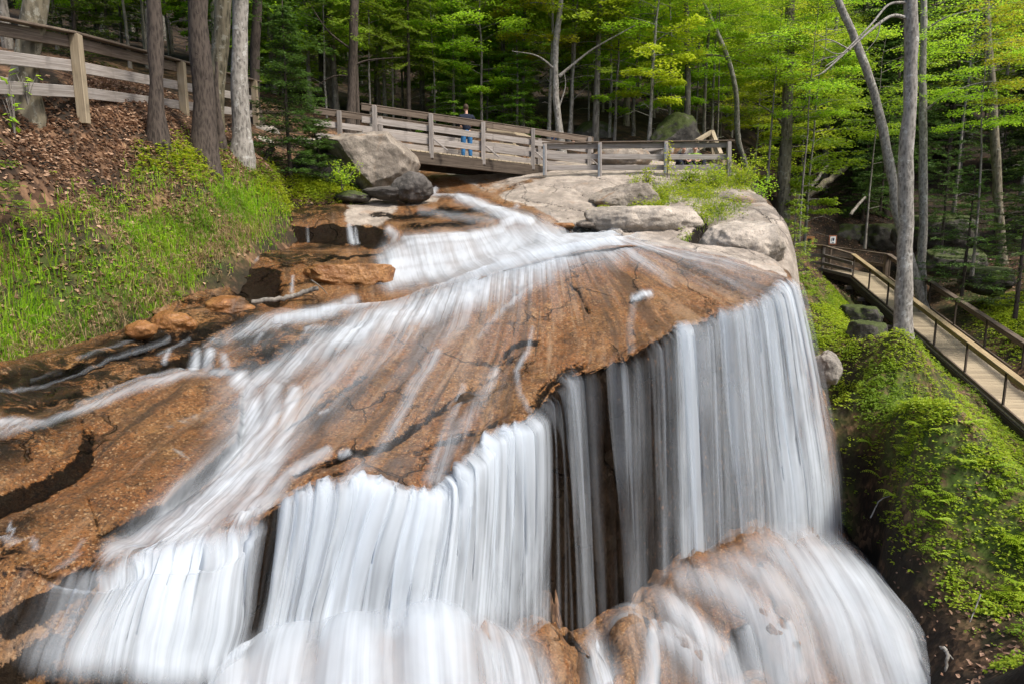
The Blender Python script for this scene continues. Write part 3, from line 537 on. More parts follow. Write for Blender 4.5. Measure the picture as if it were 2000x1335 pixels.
dcol = np.interp(fs, [0,2.5,3.0,3.4,4,5.2,5.42,5.62,5.9,6.0,6.15,6.6,7.3,9.2,9.6,9.85,9.97,10.04,10.25,10.33,10.42,10.6,10.66,10.74,10.84,10.92,11.02,11.10,11.3,11.45,11.52,11.6,11.7,11.95,12.1,12.25,12.55,12.65,12.75,12.92,13.05,13.25,13.5,13.9,14.2,14.6,15,15.3,15.75,15.98,16.2,16.45],
                      [.0,.05,.45,.85,1.0,1.0,.7,.06,.05,.4,.9,1.0,1.05,1.0,.85,.75,.5,0,0,.16,0,0,.12,.02,.02,.30,.34,.22,.03,.03,.14,.03,.03,.06,.26,.08,.08,.28,.10,.16,.6,.74,.36,.26,.40,.36,.66,.86,.9,.7,.2,0])
lipj = 4.05 + .35 * fbm(np.c_[fs * 4.5, fs * 0, fs * 0], 3) + .55 * fbm(np.c_[fs * 14, fs * 0, fs * 0 + 9], 2)
onface = sstep(0, .55, ft - lipj)
start = np.interp(fs, [0,2.6,3.2,4,4.9,5.4,6,8,10,12,13,18],[0,-.2,-.5,-.9,-.8,-.1,-.1,-.15,-.05,.1,.05,.0])
onface = sstep(0, np.interp(fs, [0,3,5,5.5,18], [1.0,1.5,1.6,1.0,1.0]), ft - lipj - start)
fo_all = np.maximum(fo * (1 - sstep(3.9, 4.5, ft) * .8), onface * dcol)
FACE_ADD = [([(690,1030),(640,1080)],20,20,-.25,-.2)]
mistz = sstep(6.3, 7.0, ft) * np.interp(fs, [3,6,9,10.1,12.6,14.2,15,16,16.6],[.0,.7,.7,.1,.0,.3,.9,1.0,.5])
fo_all = np.clip(np.maximum(fo_all, mistz * .85 * (dcol > .3)), 0, 1.05); fo_all *= 1 - sstep(6.9, 7.4, ft)
WFILM = m_water('flowing_water', su=6, sv=.20, gain=.95, amp=.55)
WFALL = m_water('falling_water', su=6.5, sv=.16, gain=.98, amp=.74)
def sheet(name, mat, off, foam, uvshift, lo=0, hi=nr):
    c = (flat + NRM * ((disp * (1 - face) + .10 * face) + off)[:, None] - np.c_[np.zeros(len(flat)), jag * (1 - face * .6), np.zeros(len(flat))]).reshape(nc, nr, 3)[:, lo:hi]
    fm = foam.reshape(nc, nr)[:, lo:hi]; uvv = (flowuv + uvshift).reshape(nc, nr, 2)[:, lo:hi]
    n2 = hi - lo; fc = grid_faces(nc, n2); keep = fm.ravel()[fc].max(1) > .02; fc = fc[keep]
    used = np.unique(fc); remap = np.full(nc * n2, -1); remap[used] = np.arange(len(used))
    me = np_mesh(name, c.reshape(-1, 3)[used], remap[fc], attrs={'foam': fm.ravel()[used]}, uv=uvv.reshape(-1, 2)[used])
    return me
slab_off = .022 + .03 * np.clip(fo, 0, 1)
me = sheet('stream_water', WFILM, slab_off, fo_all * (1 - sstep(4.15, 5.0, ft)), (0, 0))
tag(link('stream_water', me, WFILM), kind='structure')
k3 = int(np.argmin(abs(Trow - 3.4)))
dist = 2.0 * (1 - np.exp(-np.clip(ft - 4, 0, 4) / 1.1))
off1 = .03 + .035 * dist + .03 * fbm(np.c_[fs * .8, ft * .4, fs * 0], 2)
off2 = .07 + .07 * dist + .05 * fbm(np.c_[fs * 1.0, ft * .4, fs * 0 + 5], 2)
for k, (of, w, sh) in enumerate(((off1, 1.0, (3.1, .7)), (off2, .8, (11.7, 4.4)))):
    me = sheet('falling_water', WFALL, of, fo_all * sstep(3.9, 4.6, ft) * w * (1 - .0 * ft), sh, k3)
    tag(link('falling_water', me, WFALL), kind='structure')

# upper stream and the white cascade
UF = [([(770,500),(900,490),(1000,470),(1060,470)],30,34,.85,.95),([(770,545),(900,525),(1010,500),(1100,478)],26,26,.95,1.0),([(790,470),(900,462),(960,462)],9,9,.8,.9),([(960,458),(1005,435),(1030,436)],9,9,.9,.9),([(745,505),(752,530),(765,560)],12,14,.6,.8),([(770,520),(900,505),(1000,480)],24,30,.95,1.05),([(800,480),(900,470),(980,455)],15,15,.95,1.0),([(985,440),(1010,432),(1035,440)],12,14,1.0,1.05),
 ([(1060,470),(1120,472),(1190,466)],26,18,1.1,1.0),([(1045,450),(1075,462)],12,14,.7,.8),
 ([(895,388),(930,398),(970,415),(1010,430)],9,12,.85,1.0),([(915,392),(950,412),(985,430)],6,9,.6,.8),([(880,385),(900,384),(845,384)],4,4,.6,.5),([(850,370),(846,380)],6,6,.8,.8),([(1010,408),(1005,412)],6,6,.5,.4),
 ([(820,412),(900,425),(960,436)],7,10,.22,.35),([(760,452),(772,462),(768,472)],8,9,.7,.6),([(682,442),(688,468)],5,6,.6,.85),([(694,446),(698,468)],3,4,.4,.6),([(572,540),(570,575)],3,4,.4,.55),([(600,445),(602,466)],3,3,.25,.3),([(560,440),(562,462)],4,5,.2,.25),
 ([(1040,452),(1055,468)],5,7,.6,.7),([(470,520),(500,508)],5,6,.25,.3),([(425,545),(440,542)],8,6,.6,.4),([(690,590),(620,612),(540,622)],12,10,.7,.7)]
uf = np.clip(strokes(upx, UF), 0, 1.05)
unrm = grid_normals(ub2.reshape(ny_, na_, 3)).reshape(-1, 3); unrm *= np.sign(unrm[:, 2:3] + 1e-9)
wv = ub2 + np.c_[np.zeros((len(ub2), 2)), .03 + .05 * uf + .015 * fbm(ub2 * 2, 2)]
fc = grid_faces(ny_, na_); fc = fc[uf[fc].max(1) > .02]; used = np.unique(fc); rm = np.full(len(ub2), -1); rm[used] = np.arange(len(used))
me = np_mesh('cascade_water', wv[used], rm[fc], attrs={'foam': uf[used]}, uv=np.c_[ub2[:, 0] * .9 + ub2[:, 1] * .25, ub2[:, 2] * 2.0 + ub2[:, 1] * .5][used])
WCAS = m_water('cascade_white', su=6, sv=.25, gain=1.05, amp=.32)
tag(link('cascade_water', me, WCAS), kind='structure')

# foam over the foot rocks
AF = [([(1540,1020),(1600,1080),(1680,1180),(1760,1290),(1830,1400)],60,95,1.1,1.0),([(1480,1055),(1560,1110),(1620,1200),(1690,1320),(1730,1420)],34,60,.95,.8),
 ([(1420,1100),(1480,1130),(1540,1200),(1590,1335)],26,26,.7,.5),([(1340,1130),(1420,1160),(1480,1220),(1520,1335)],30,40,.75,.55),([(1400,1100),(1440,1160)],30,24,.5,.6),
 ([(1280,1170),(1330,1220),(1400,1290),(1450,1400)],20,40,.85,.8),([(1240,1215),(1190,1235),(1140,1250)],14,26,.7,.95),([(1150,1240),(1165,1290),(1180,1400)],26,36,1.0,1.0),([(1270,1240),(1262,1290),(1250,1400)],10,18,.8,.9),
 ([(1290,1250),(1350,1300),(1420,1400)],16,30,.8,.8),([(1520,1240),(1550,1330)],18,26,.8,.7),([(1450,1240),(1470,1330)],12,16,.7,.6),
 ([(450,1260),(440,1400)],60,80,1,1),([(560,1220),(540,1400)],70,90,1.05,1.1),([(700,1215),(690,1400)],80,100,1.05,1.1),([(835,1170),(850,1240),(860,1400)],80,110,.9,1.1),([(900,1190),(950,1260),(1000,1400)],40,60,.95,1.0),([(980,1260),(1020,1330),(1050,1400)],26,26,.6,.6)]
afo = np.clip(np.maximum(strokes(apx, [(p_, w0 * 1.15, w1 * 1.15, d0, d1) for p_, w0, w1, d0, d1 in AF]), strokes(apx, [([(1350,1160),(1450,1220),(1560,1330)],70,90,.16,.2),([(1230,1180),(1300,1300)],60,80,.25,.25),([(1560,1020),(1680,1150),(1790,1330)],120,140,.55,.6)])), 0, 1.05)
afo *= sstep(.7, 2.2, aT + .4 * fbm(np.c_[aS * 2.2, aT * 0, aT * 0], 3)) * (1 - sstep(10.9, 11.9, aS + .3 * fbm(np.c_[aT * 1.5, aS * 2, aT * 0], 3)))
WFOAM = m_water('foaming_water', su=4.0, sv=.22, gain=.80, amp=.5)
for k, (h, w, sh) in enumerate(((.04, 1.0, 0), (.16, .8, 7.7))):
    c = af + AN * (.6 * .22 * lump + h + (.05 + .10 * k) * afo + .035 * fbm(af * 1.2 + k * 9, 2))[:, None]; ff = afo * w
    fc = grid_faces(anc, anr); fc = fc[ff[fc].max(1) > .02]; used = np.unique(fc); rm = np.full(len(af), -1); rm[used] = np.arange(len(used))
    me = np_mesh('foam', c[used], rm[fc], attrs={'foam': ff[used]}, uv=(auv + sh)[used])
    tag(link('foaming_water', me, WFOAM), kind='structure')
# ---------------------------------------------------------------- plants: generators
class Soup:
    """collects quads with one random value per piece"""
    def __init__(s): s.v = []; s.f = []; s.r = []; s.n = 0
    def add(s, v, f, r):
        s.v.append(v); s.f.append(f + s.n); s.r.append(r); s.n += len(v)
    def mesh(s, name, smooth=False):
        return np_mesh(name, np.concatenate(s.v), np.concatenate(s.f), smooth, {'rnd': np.concatenate(s.r)})
def unit(a): return a / (np.linalg.norm(a, axis=-1, keepdims=True) + 1e-9)
def leaves(s, C, D, N, L, W, rng):
    """diamond leaves folded a little along the midrib"""
    n = len(C); D = unit(D); side = unit(np.cross(D, N)); L = np.broadcast_to(L, n)[:, None]; W = np.broadcast_to(W, n)[:, None]
    up = unit(np.cross(side, D)); k = .12
    v = np.stack((C - D * L * .5, C + side * W * .5 + up * W * k - D * L * .06, C + D * L * .5 - up * L * .05, C - side * W * .5 + up * W * k - D * L * .06), 1).reshape(-1, 3)
    f = np.arange(n * 4).reshape(n, 4); s.add(v, f, np.repeat(rng.random(n), 4))
def tube(s, pts, rad, sides=7):
    pts = np.asarray(pts, float); n = len(pts); rad = np.broadcast_to(rad, n)
    t = unit(np.gradient(pts, axis=0)); ref = np.where(abs(t[:, 2:3]) > .9, [[1., 0, 0]], [[0., 0, 1]]); a = unit(np.cross(t, ref)); b = np.cross(t, a)
    for i in range(1, n):                                   # keep frames from flipping
        a[i] = unit(a[i - 1] - t[i] * (a[i - 1] @ t[i])); b[i] = np.cross(t[i], a[i])
    th = np.arange(sides) * 2 * math.pi / sides
    v = (pts[:, None] + rad[:, None, None] * (np.cos(th)[None, :, None] * a[:, None] + np.sin(th)[None, :, None] * b[:, None])).reshape(-1, 3)
    i = np.arange(n * sides).reshape(n, sides); j = np.roll(i, -1, 1)
    f = np.stack((i[:-1].ravel(), j[:-1].ravel(), j[1:].ravel(), i[1:].ravel()), 1); s.add(v, f, np.zeros(len(v)))
def wobble(rng, H, lean=(0, 0), amp=.12, n=10):
    z = np.linspace(-.35, H, n); t = np.clip(z / H, 0, 1)
    x = lean[0] * t + amp * np.cumsum(rng.normal(size=n)) * .25 * t; y = lean[1] * t + amp * np.cumsum(rng.normal(size=n)) * .25 * t
    return np.c_[x, y, z]
def at_h(tr, z): return np.array([np.interp(z, tr[:, 2], tr[:, 0]), np.interp(z, tr[:, 2], tr[:, 1]), z])
def beech(seed, H=9, r0=.09, cb=.25, R=2.6, nb=34, nl=190, L=.11, lean=(0, 0), amp=.3, dead=6):
    """layered broadleaf: near-level sprays of small leaves on rising limbs"""
    rng = np.random.default_rng(seed); T_ = Soup(); K = Soup(); tr = wobble(rng, H, lean, amp, 12)
    rr = r0 * (1 - .85 * np.linspace(0, 1, 12) ** .9); rr[0] *= 1.5; rr[1] *= 1.1; tube(T_, tr, rr, 9)
    for k in range(nb):
        z = H * (cb + (.98 - cb) * ((k + rng.random()) / nb)); az = k * 2.4 + rng.normal() * .5; prof = math.sin(math.pi * min(1, .22 + .78 * (1 - (z / H - cb) / (1 - cb)) ** .8))
        ln = R * (.45 + .55 * prof) * rng.uniform(.65, 1.2); b0 = at_h(tr, z); d = np.array((math.cos(az), math.sin(az)))
        t = np.linspace(0, 1, 7); rise = rng.uniform(.15, .5); sag = rng.uniform(.1, .5); bend = rng.normal() * .25
        pts = np.c_[b0[0] + ln * t * d[0] - bend * ln * t ** 2 * d[1], b0[1] + ln * t * d[1] + bend * ln * t ** 2 * d[0], z + ln * (rise * t - sag * t ** 2 * .9)]
        tube(T_, pts, r0 * .30 * (1 - .85 * t) * (1 - .4 * z / H), 4)
        spr = []
        for q in range(6):
            tt = rng.uniform(.25, .95); p0 = pts[0] * 0 + np.array([np.interp(tt, t, pts[:, i]) for i in range(3)])
            sg = 1 if q % 2 else -1; a2 = az + sg * rng.uniform(.5, 1.1); l2 = ln * .5 * (1.15 - tt) * rng.uniform(.6, 1.2) + .15
            e = p0 + np.array((math.cos(a2) * l2, math.sin(a2) * l2, rng.uniform(-.18, .08) * l2)); spr.append((p0, e, l2)); tube(T_, np.array((p0, (p0 + e) / 2 + (0, 0, .03), e)), [.007, .005, .003], 3)
        spr.append((pts[2], pts[6], ln))
        wts = np.array([q[2] for q in spr]); cnt = rng.multinomial(nl, wts / wts.sum())
        for (p0, e, l2), c in zip(spr, cnt):
            if c == 0: continue
            tt = rng.random(c) ** .8; dd = e - p0; sd = unit(np.cross(dd, (0, 0, 1.0)))
            C = p0 + dd * tt[:, None] + sd * (rng.normal(size=c) * (.10 + .10 * l2))[:, None] + np.c_[np.zeros((c, 2)), rng.normal(size=c) * .045 - .02]
            D = unit(dd)[None] + sd[None] * rng.normal(size=c)[:, None] * .9 + np.c_[rng.normal(size=(c, 2)) * .3, rng.normal(size=c) * .25 - .15]
            N = np.c_[rng.normal(size=(c, 2)) * .42, np.ones(c)]; leaves(K, C, D, N, L * rng.uniform(.6, 1.25, c), L * .62 * rng.uniform(.7, 1.2, c), rng)
    for k in range(dead):
        z = H * rng.uniform(.08, cb); az = rng.random() * 6.28; ln = rng.uniform(.4, 1.4); p = at_h(tr, z)
        tube(T_, np.array((p, p + (math.cos(az) * ln * .5, math.sin(az) * ln * .5, .1 * ln), p + (math.cos(az + .2) * ln, math.sin(az + .2) * ln, -.05 * ln))), [.014, .009, .004], 3)
    return T_.mesh('trunk', True), K.mesh('crown')
def conifer(seed, H=8, r0=.09, cb=.06, R=1.7, step=.26, dens=1.0, droop=.35, q=.16, shape=.85, deadz=0.0):
    """whorled evergreen: flat drooping sprays of short needle twigs"""
    rng = np.random.default_rng(seed); T_ = Soup(); K = Soup(); tr = wobble(rng, H, (0, 0), .12, 10)
    tube(T_, tr, np.linspace(r0 * 1.15, .012, 10), 8); z = H * cb; k = 0
    Cs, Ds, Ns = [], [], []
    while z < H * .985:
        nb = rng.integers(3, 6)
        for j in range(nb):
            az = k * 1.3 + j * 6.283 / nb + rng.normal() * .25; f = 1 - z / H
            ln = R * (f ** shape * .95 + .05) * rng.uniform(.6, 1.15); zz = z + rng.normal() * step * .3
            b0 = at_h(tr, zz); d = np.array((math.cos(az), math.sin(az), 0)); sd = np.array((-d[1], d[0], 0)); t = np.linspace(0, 1, 5)
            up = .25 * (z / H)
            pts = b0 + ln * (t[:, None] * d + np.c_[np.zeros((5, 2)), up * t - droop * t ** 2 + .12 * t ** 4])
            tube(T_, pts, .012 * (1 - .8 * t) * (1 + r0 * 4), 3)
            if z < deadz * H and rng.random() < .75: continue
            n = int(dens * (16 + 46 * ln)); tt = rng.random(n) ** .75; s_ = rng.choice((-1., 1.), n); tw = (.12 + .42 * ln * (1.08 - tt) * np.minimum(1, tt * 4 + .25)) * rng.random(n)
            base = np.stack([np.interp(tt, t, pts[:, i]) for i in range(3)], 1); ang = rng.uniform(.5, 1.0, n)
            dr = unit(d[None] * np.cos(ang)[:, None] + sd[None] * (s_ * np.sin(ang))[:, None] + np.c_[np.zeros((n, 2)), -.25 * droop * np.ones(n) + rng.normal(size=n) * .10])
            Cs.append(base + dr * tw[:, None] + np.c_[np.zeros((n, 2)), rng.normal(size=n) * .02]); Ds.append(dr + rng.normal(size=(n, 3)) * .18); Ns.append(np.c_[rng.normal(size=(n, 2)) * .35, np.ones(n)])
        z += step * rng.uniform(.7, 1.3) * (1 - .45 * z / H); k += 1
    C, D, N = np.concatenate(Cs), np.concatenate(Ds), np.concatenate(Ns); n = len(C)
    leaves(K, C, D, N, q * rng.uniform(.6, 1.35, n), q * .34 * rng.uniform(.7, 1.3, n), rng)
    return T_.mesh('trunk', True), K.mesh('crown')
def tall(seed, H=19, r0=.16, cb=.5, R=3.2, **kw):
    return beech(seed, H, r0, cb, R, nb=22, nl=90, L=.16, amp=.35, dead=16, **kw)

BARK_GREY = m_bark('grey_bark', (.075, .065, .055), (.20, .18, .155), (.30, .29, .26))
BARK_DARK = m_bark('dark_scaly_bark', (.030, .024, .020), (.085, .068, .056), None, 16)
BARK_PALE = m_bark('pale_smooth_bark', (.11, .10, .088), (.29, .27, .24), (.42, .41, .38), 11, .4)
BARK_MOSSY = m_bark('mottled_mossy_bark', (.055, .050, .034), (.19, .165, .115), (.27, .26, .21), 8)
LEAF_LIME = m_leaf('young_beech_leaf', (.23, .38, .018), (.36, .50, .035), .5)
LEAF_YELLOW = m_leaf('yellow_green_leaf', (.34, .42, .018), (.48, .53, .04), .5)
LEAF_MID = m_leaf('mid_green_leaf', (.17, .31, .016), (.29, .44, .03), .5)
NEEDLE = m_leaf('dark_evergreen_needle', (.034, .070, .012), (.085, .145, .024), .35)
NEEDLE_L = m_leaf('fresh_evergreen_needle', (.11, .22, .018), (.22, .36, .035), .45)
NEEDLE_Y = m_leaf('pale_spruce_needle', (.16, .24, .02), (.28, .34, .03), .35)
def tree(name, meshes, bark, leaf, loc, rz=0, sc=1.0, label='', group=None, szs=None):
    r = empty(name, loc, rz); r.scale = (sc, sc, szs or sc); tag(r, label, 'tree', group)
    t = link('trunk', meshes[0], None, r); k = link('crown', meshes[1], None, r) if meshes[1] else None
    for o, m in ((t, bark), (k, leaf)):
        if o:
            if not o.data.materials: o.data.materials.append(m)
            o.material_slots[0].link = 'OBJECT'; o.material_slots[0].material = m
    return r

# ---- copies of each kind share their meshes
BEECH = [beech(100 + i, H, .07, cb, R, nb, nl, .12) for i, (H, cb, R, nb, nl) in enumerate([(9, .20, 2.9, 36, 380), (11, .26, 3.3, 38, 380), (7.5, .18, 2.5, 32, 330), (10, .28, 3.2, 34, 380)])]
CON = [conifer(200 + i, H, r, cb, R, st, de, dr, q, sh, dz) for i, (H, r, cb, R, st, de, dr, q, sh, dz) in enumerate([(7, .08, .03, 1.8, .26, 1.5, .30, .15, .8, 0), (12, .13, .05, 2.6, .34, 1.5, .42, .19, .7, .0), (16, .17, .12, 2.9, .40, 1.4, .50, .21, .6, .16), (5, .06, .04, 1.4, .22, 1.6, .22, .12, .9, 0), (14, .15, .22, 2.7, .42, 1.3, .45, .20, .6, .36)])]
TALL = [tall(300 + i, H, r, cb, R) for i, (H, r, cb, R) in enumerate([(19, .15, .45, 3.2), (22, .19, .52, 3.6), (17, .12, .42, 2.8), (20, .10, .5, 2.6)])]
random.seed(5); placed = []
def free(x, y, d):
    return all((x - a) ** 2 + (y - b) ** 2 > d * d for a, b in placed)
def in_way(x, y):
    u = 1000 + F * x / (y * CP)
    if y < 27.5 and x > -9: return True
    if x > 5 and y < 38 and x < .5 * y + 6 and not (x < 9.5 and y > 30): return True          # walkway gully stays open
    if 0.40 * y < x and y < 30: return True
    if x < -5 and y < 19 + 0.0 * x: return True
    if -9.5 < x and y < 28: return True
    return False
specs = [('conifer', CON, (BARK_DARK, NEEDLE), 66, 'dark evergreen among many packed in the shaded forest', 'dark evergreens of the forest behind', 2.0),
         ('conifer', CON, (BARK_GREY, NEEDLE_L), 44, 'fresher green evergreen among others in the forest behind the footbridge', 'lighter evergreens of the forest behind', 2.1),
         ('forest_tree', TALL, (BARK_GREY, LEAF_MID), 34, 'tall slender grey trunk with high crown deep among the forest trees', 'tall slender trunks of the forest behind', 1.5),
         ('beech_tree', BEECH, (BARK_PALE, LEAF_LIME), 46, 'young broadleaf tree with lime spring leaves among the forest trees', 'lime leaved young trees of the forest behind', 2.3),
         ('beech_tree', BEECH, (BARK_GREY, LEAF_MID), 46, 'mid green broadleaf tree filling in the forest behind', 'mid green broadleaf trees of the forest behind', 2.3)]
for name, var, (bk, lf), cnt, lab, grp, dmin in specs:
    n = tries = 0
    while n < cnt and tries < 6000:
        tries += 1; y = 19 + 61 * random.random() ** 1.25; x = random.uniform(-.86, .86) * y
        if in_way(x, y) or not free(x, y, dmin): continue
        u = 1000 + F * x / (y * CP)
        if name == 'beech_tree' and lf is LEAF_LIME and not (560 < u < 1560): continue
        if lf is NEEDLE and 540 < u < 1420 and y < 42: continue
        if lf is NEEDLE_L and not (450 < u < 1250): continue
        placed.append((x, y)); n += 1
        s_ = random.uniform(.8, 1.2); z = ground_z(x, y)
        mm = random.choice(var)
        if var is TALL and 500 < u < 1600 and y < 48: mm = (mm[0], None)
        tree(name, mm, bk, lf, (x, y, z - .1), random.random() * 6.28, s_, lab, grp)

FR = np.random.default_rng(77)
for i, u in enumerate(np.linspace(70, 500, 12)):
    Y = FR.uniform(23, 34); b = P(u + FR.uniform(-15, 15), 150, Y); z = ground_z(b[0], Y); lf = LEAF_LIME if i % 2 else LEAF_MID
    tree('beech_tree', BEECH[int(FR.integers(4))], BARK_GREY, lf, (b[0], Y, z - .1), FR.random() * 6.28, FR.uniform(.8, 1.1), 'young green broadleaf tree glimpsed behind the path fence', 'young trees behind the path fence')
for i, u in enumerate(np.linspace(530, 1570, 22)):
    u = u + FR.uniform(-25, 25); Y = FR.uniform(28.5, 42); b = P(u, 290, Y); x, y = b[0], Y; z = ground_z(x, y)
    lf = (LEAF_LIME, LEAF_MID, LEAF_LIME, LEAF_YELLOW)[i % 4] if u > 840 else (LEAF_MID, LEAF_LIME, LEAF_MID)[i % 3]
    lab, grp = ('mid green broadleaf tree filling in the forest behind', 'mid green broadleaf trees of the forest behind') if lf is LEAF_MID else ('young broadleaf tree with lime spring leaves among the forest trees', 'lime leaved young trees of the forest behind')
    tree('beech_tree', BEECH[int(FR.integers(4))], BARK_PALE if i % 2 else BARK_GREY, lf, (x, y, z - .1), FR.random() * 6.28, FR.uniform(.95, 1.35), lab, grp)
for i in range(26):
    Y = FR.uniform(38, 58); u = FR.uniform(1560, 2060); b = P(u, 300, Y); z = ground_z(b[0], Y)
    if i % 3: tree('conifer', CON[int(FR.integers(5))], BARK_DARK, NEEDLE, (b[0], Y, z - .1), FR.random() * 6.28, FR.uniform(.8, 1.2), 'dark evergreen among many packed in the shaded forest', 'dark evergreens of the forest behind')
    else: tree('beech_tree', BEECH[int(FR.integers(4))], BARK_GREY, LEAF_MID, (b[0], Y, z - .1), FR.random() * 6.28, FR.uniform(.9, 1.3), 'mid green broadleaf tree filling in the forest behind', 'mid green broadleaf trees of the forest behind')
# ---- trees one can tell apart
def hero(name, u, v, Y, utop, vtop, wpx, bark, leaf, label, H=13, crown=None, seed=0, limbs=(), bow=0.0, rough=.06):
    b = P(u, v, Y); t = P(utop, vtop, Y); rng = np.random.default_rng(seed)
    dirv = (t - b) / (t[2] - b[2]); r0 = wpx * .5 * Y / F; T_ = Soup()
    zb = min(0.0, ground_z(b[0], b[1]) - b[2]); z = np.linspace(zb - .5, H, 28); f = np.clip(z / (t[2] - b[2]), 0, 3)
    wx = fbm(np.c_[z * .5, z * 0 + seed * 3.1, z * 0], 3) * .10; wy = fbm(np.c_[z * .5, z * 0 + seed * 5.7, z * 0 + 4], 3) * .10
    tr = np.c_[dirv[0] * z + wx + bow * np.sin(np.clip(f, 0, 1) * math.pi), wy, z]
    rr = r0 * (1 - .55 * np.clip(z / H, 0, 1)); rr *= 1 + .75 * np.exp(-np.maximum(z - zb, 0) * 3.2)
    tube(T_, tr, rr * (1 + rough * rng.normal(size=28)), 14)
    for pts, ra in limbs:
        w = np.array([P(*q) for q in pts]) - b; w = crom(w, 6, 0); tube(T_, w, np.linspace(ra, ra * .22, len(w)), 6)
    r = empty(name, b); tag(r, label, 'tree'); link('trunk', T_.mesh('trunk', True), bark, r)
    if crown:  # crowns over the left trunks hang out of view, added for their shadow
        me, zc, sc = crown; k = link('crown', me, None, r); k.location = (dirv[0] * zc, 0, zc); k.scale = (sc, sc, sc)
        k.material_slots[0].link = 'OBJECT'; k.material_slots[0].material = leaf
    return r
CR = TALL[0][1]
hero('birch_tree', 45, 212, 12.0, 72, 0, 42, BARK_MOSSY, LEAF_MID, 'rough mottled trunk leaning in front of the path fence above the leaf litter', 12, (CR, -2.0, .75), 1)
hero('conifer', 311, 262, 14.2, 299, 0, 27, BARK_DARK, NEEDLE, 'straight dark speckled trunk between the two middle fence posts', 14, (CON[4][1], 1.0, .9), 2)
hero('conifer', 399, 310, 15.4, 387, 0, 42, BARK_DARK, NEEDLE, 'thickest brown scaly trunk standing at the top of the grassy bank', 15, (CON[4][1], 1.5, .9), 3)
hero('birch_tree', 418, 210, 19.0, 440, 0, 32, BARK_MOSSY, LEAF_MID, 'peeling mossy trunk behind the thick brown trunk at the fence', 13, (CR, 0, .8), 4)
hero('maple_tree', 469, 302, 17.0, 470, 0, 32, BARK_PALE, LEAF_MID, 'pale lichen spotted trunk at the end of the path fence', 13, (CR, -1.0, .8), 5)
hero('conifer', 497, 240, 22.5, 502, 0, 18, BARK_DARK, NEEDLE, 'thin dark brown trunk beside the last post of the path fence', 15, (CON[2][1], .5, 1), 6)
hero('conifer', 431, 270, 16.6, 426, 150, 13, BARK_DARK, None, 'short dark broken snag between the brown and the pale trunk', 1.7, None, 7)
hero('hemlock_tree', 683, 262, 26.0, 692, 0, 18, BARK_DARK, NEEDLE_L, 'dark straight hemlock trunk rising behind the start of the footbridge', 14, None, 8, [([(688,130,26),(720,118,26),(790,112,25.6)],.05),([(690,100,26),(640,60,26),(600,0,26)],.05),([(687,150,26),(650,150,26),(600,180,26)],.04)])
hero('birch_tree', 1098, 300, 28.0, 1096, 0, 14, BARK_PALE, LEAF_LIME, 'white barked forked birch behind the right end of the footbridge', 10, None, 9,
     [([(1092,150,28),(1115,130,28),(1160,95,27.8),(1240,50,27.5)],.075),([(1088,140,28),(1050,110,27.8),(1000,100,27.5)],.05),([(1092,210,28),(1104,170,28),(1102,140,28)],.04)], bow=-.25)
hero('maple_tree', 1528, 480, 29.5, 1545, 0, 26, BARK_MOSSY, LEAF_LIME, 'mottled tall trunk rising behind the granite edge beside the sapling', 14, (BEECH[1][1], 5.0, .9), 10, [([(1528,240,29.5),(1500,215,29.2),(1470,200,29)],.06),([(1530,250,29.5),(1560,225,29.2),(1590,180,29)],.06)])
hero('maple_tree', 1748, 400, 25.0, 1636, 0, 18, BARK_PALE, LEAF_LIME, 'bowed trunk leaning towards the falls behind the pale trunk', 12.5, None, 11, (), bow=.35)
hero('maple_tree', 1760, 692, 17.0, 1781, 0, 32, BARK_PALE, LEAF_LIME, 'pale grey trunk standing alone on the green mound in front of the walkway', 14, None, 12,
     [([(1770,35,17),(1740,32,16.8),(1700,60,16.5),(1655,100,16.2),(1610,140,16),(1590,150,16)],.045),([(1770,5,17),(1735,10,16.8),(1700,50,16.4),(1640,110,16.1),(1612,130,16)],.035),([(1660,98,16.2),(1620,78,16),(1590,82,16)],.018),([(1655,102,16.2),(1630,105,16),(1600,88,15.9)],.016),([(1640,110,16.1),(1610,115,16),(1585,128,16)],.014),([(1720,42,16.6),(1712,75,16.6),(1685,108,16.5)],.014)])
hero('maple_tree', 1803, 330, 26.0, 1806, 0, 15, BARK_PALE, LEAF_LIME, 'slim pale trunk just behind the lone grey trunk on the mound', 11, None, 13, [([(1803,220,26),(1850,185,25.5),(1930,160,25),(2000,175,24.5)],.05),([(1805,60,26),(1860,30,25.5),(1960,10,25)],.045)])
hero('forest_tree', 1343, 290, 31.0, 1340, 0, 12, BARK_GREY, LEAF_LIME, 'brown grey trunk rising behind the mossy boulder', 12, None, 14, [([(1340,110,31),(1370,108,30.5),(1410,110,30),(1465,128,29.5)],.06),([(1340,190,31),(1310,195,30.6),(1290,205,30.3)],.035)])
hero('forest_tree', 1440, 270, 33.0, 1370, 0, 10, BARK_PALE, LEAF_LIME, 'thin bent pale stem behind the stair rail', 9, None, 15, (), bow=.5)
hero('forest_tree', 1190, 290, 30.5, 1196, 60, 6, BARK_PALE, LEAF_LIME, 'very thin straight stem behind the viewpoint fence', 6.5, None, 16, [([(1193,165,30.5),(1180,150,30.4),(1170,128,30.3)],.02),([(1193,170,30.5),(1204,160,30.4)],.018)])
hero('forest_tree', 1235, 285, 31.5, 1243, 130, 8, BARK_GREY, LEAF_LIME, 'leaning grey stem between the footbridge end and the mossy boulder', 9, None, 17)
hero('forest_tree', 1112, 280, 29.5, 1120, 150, 7, BARK_PALE, LEAF_LIME, 'slender crooked stem close beside the forked birch', 6, None, 18, [([(1115,200,29.5),(1125,190,29.4),(1150,165,29.3)],.025)])
hero('forest_tree', 1946, 330, 30.0, 1930, 60, 16, BARK_MOSSY, LEAF_LIME, 'dim brown trunk on the dark slope above the walkway', 13, None, 19)
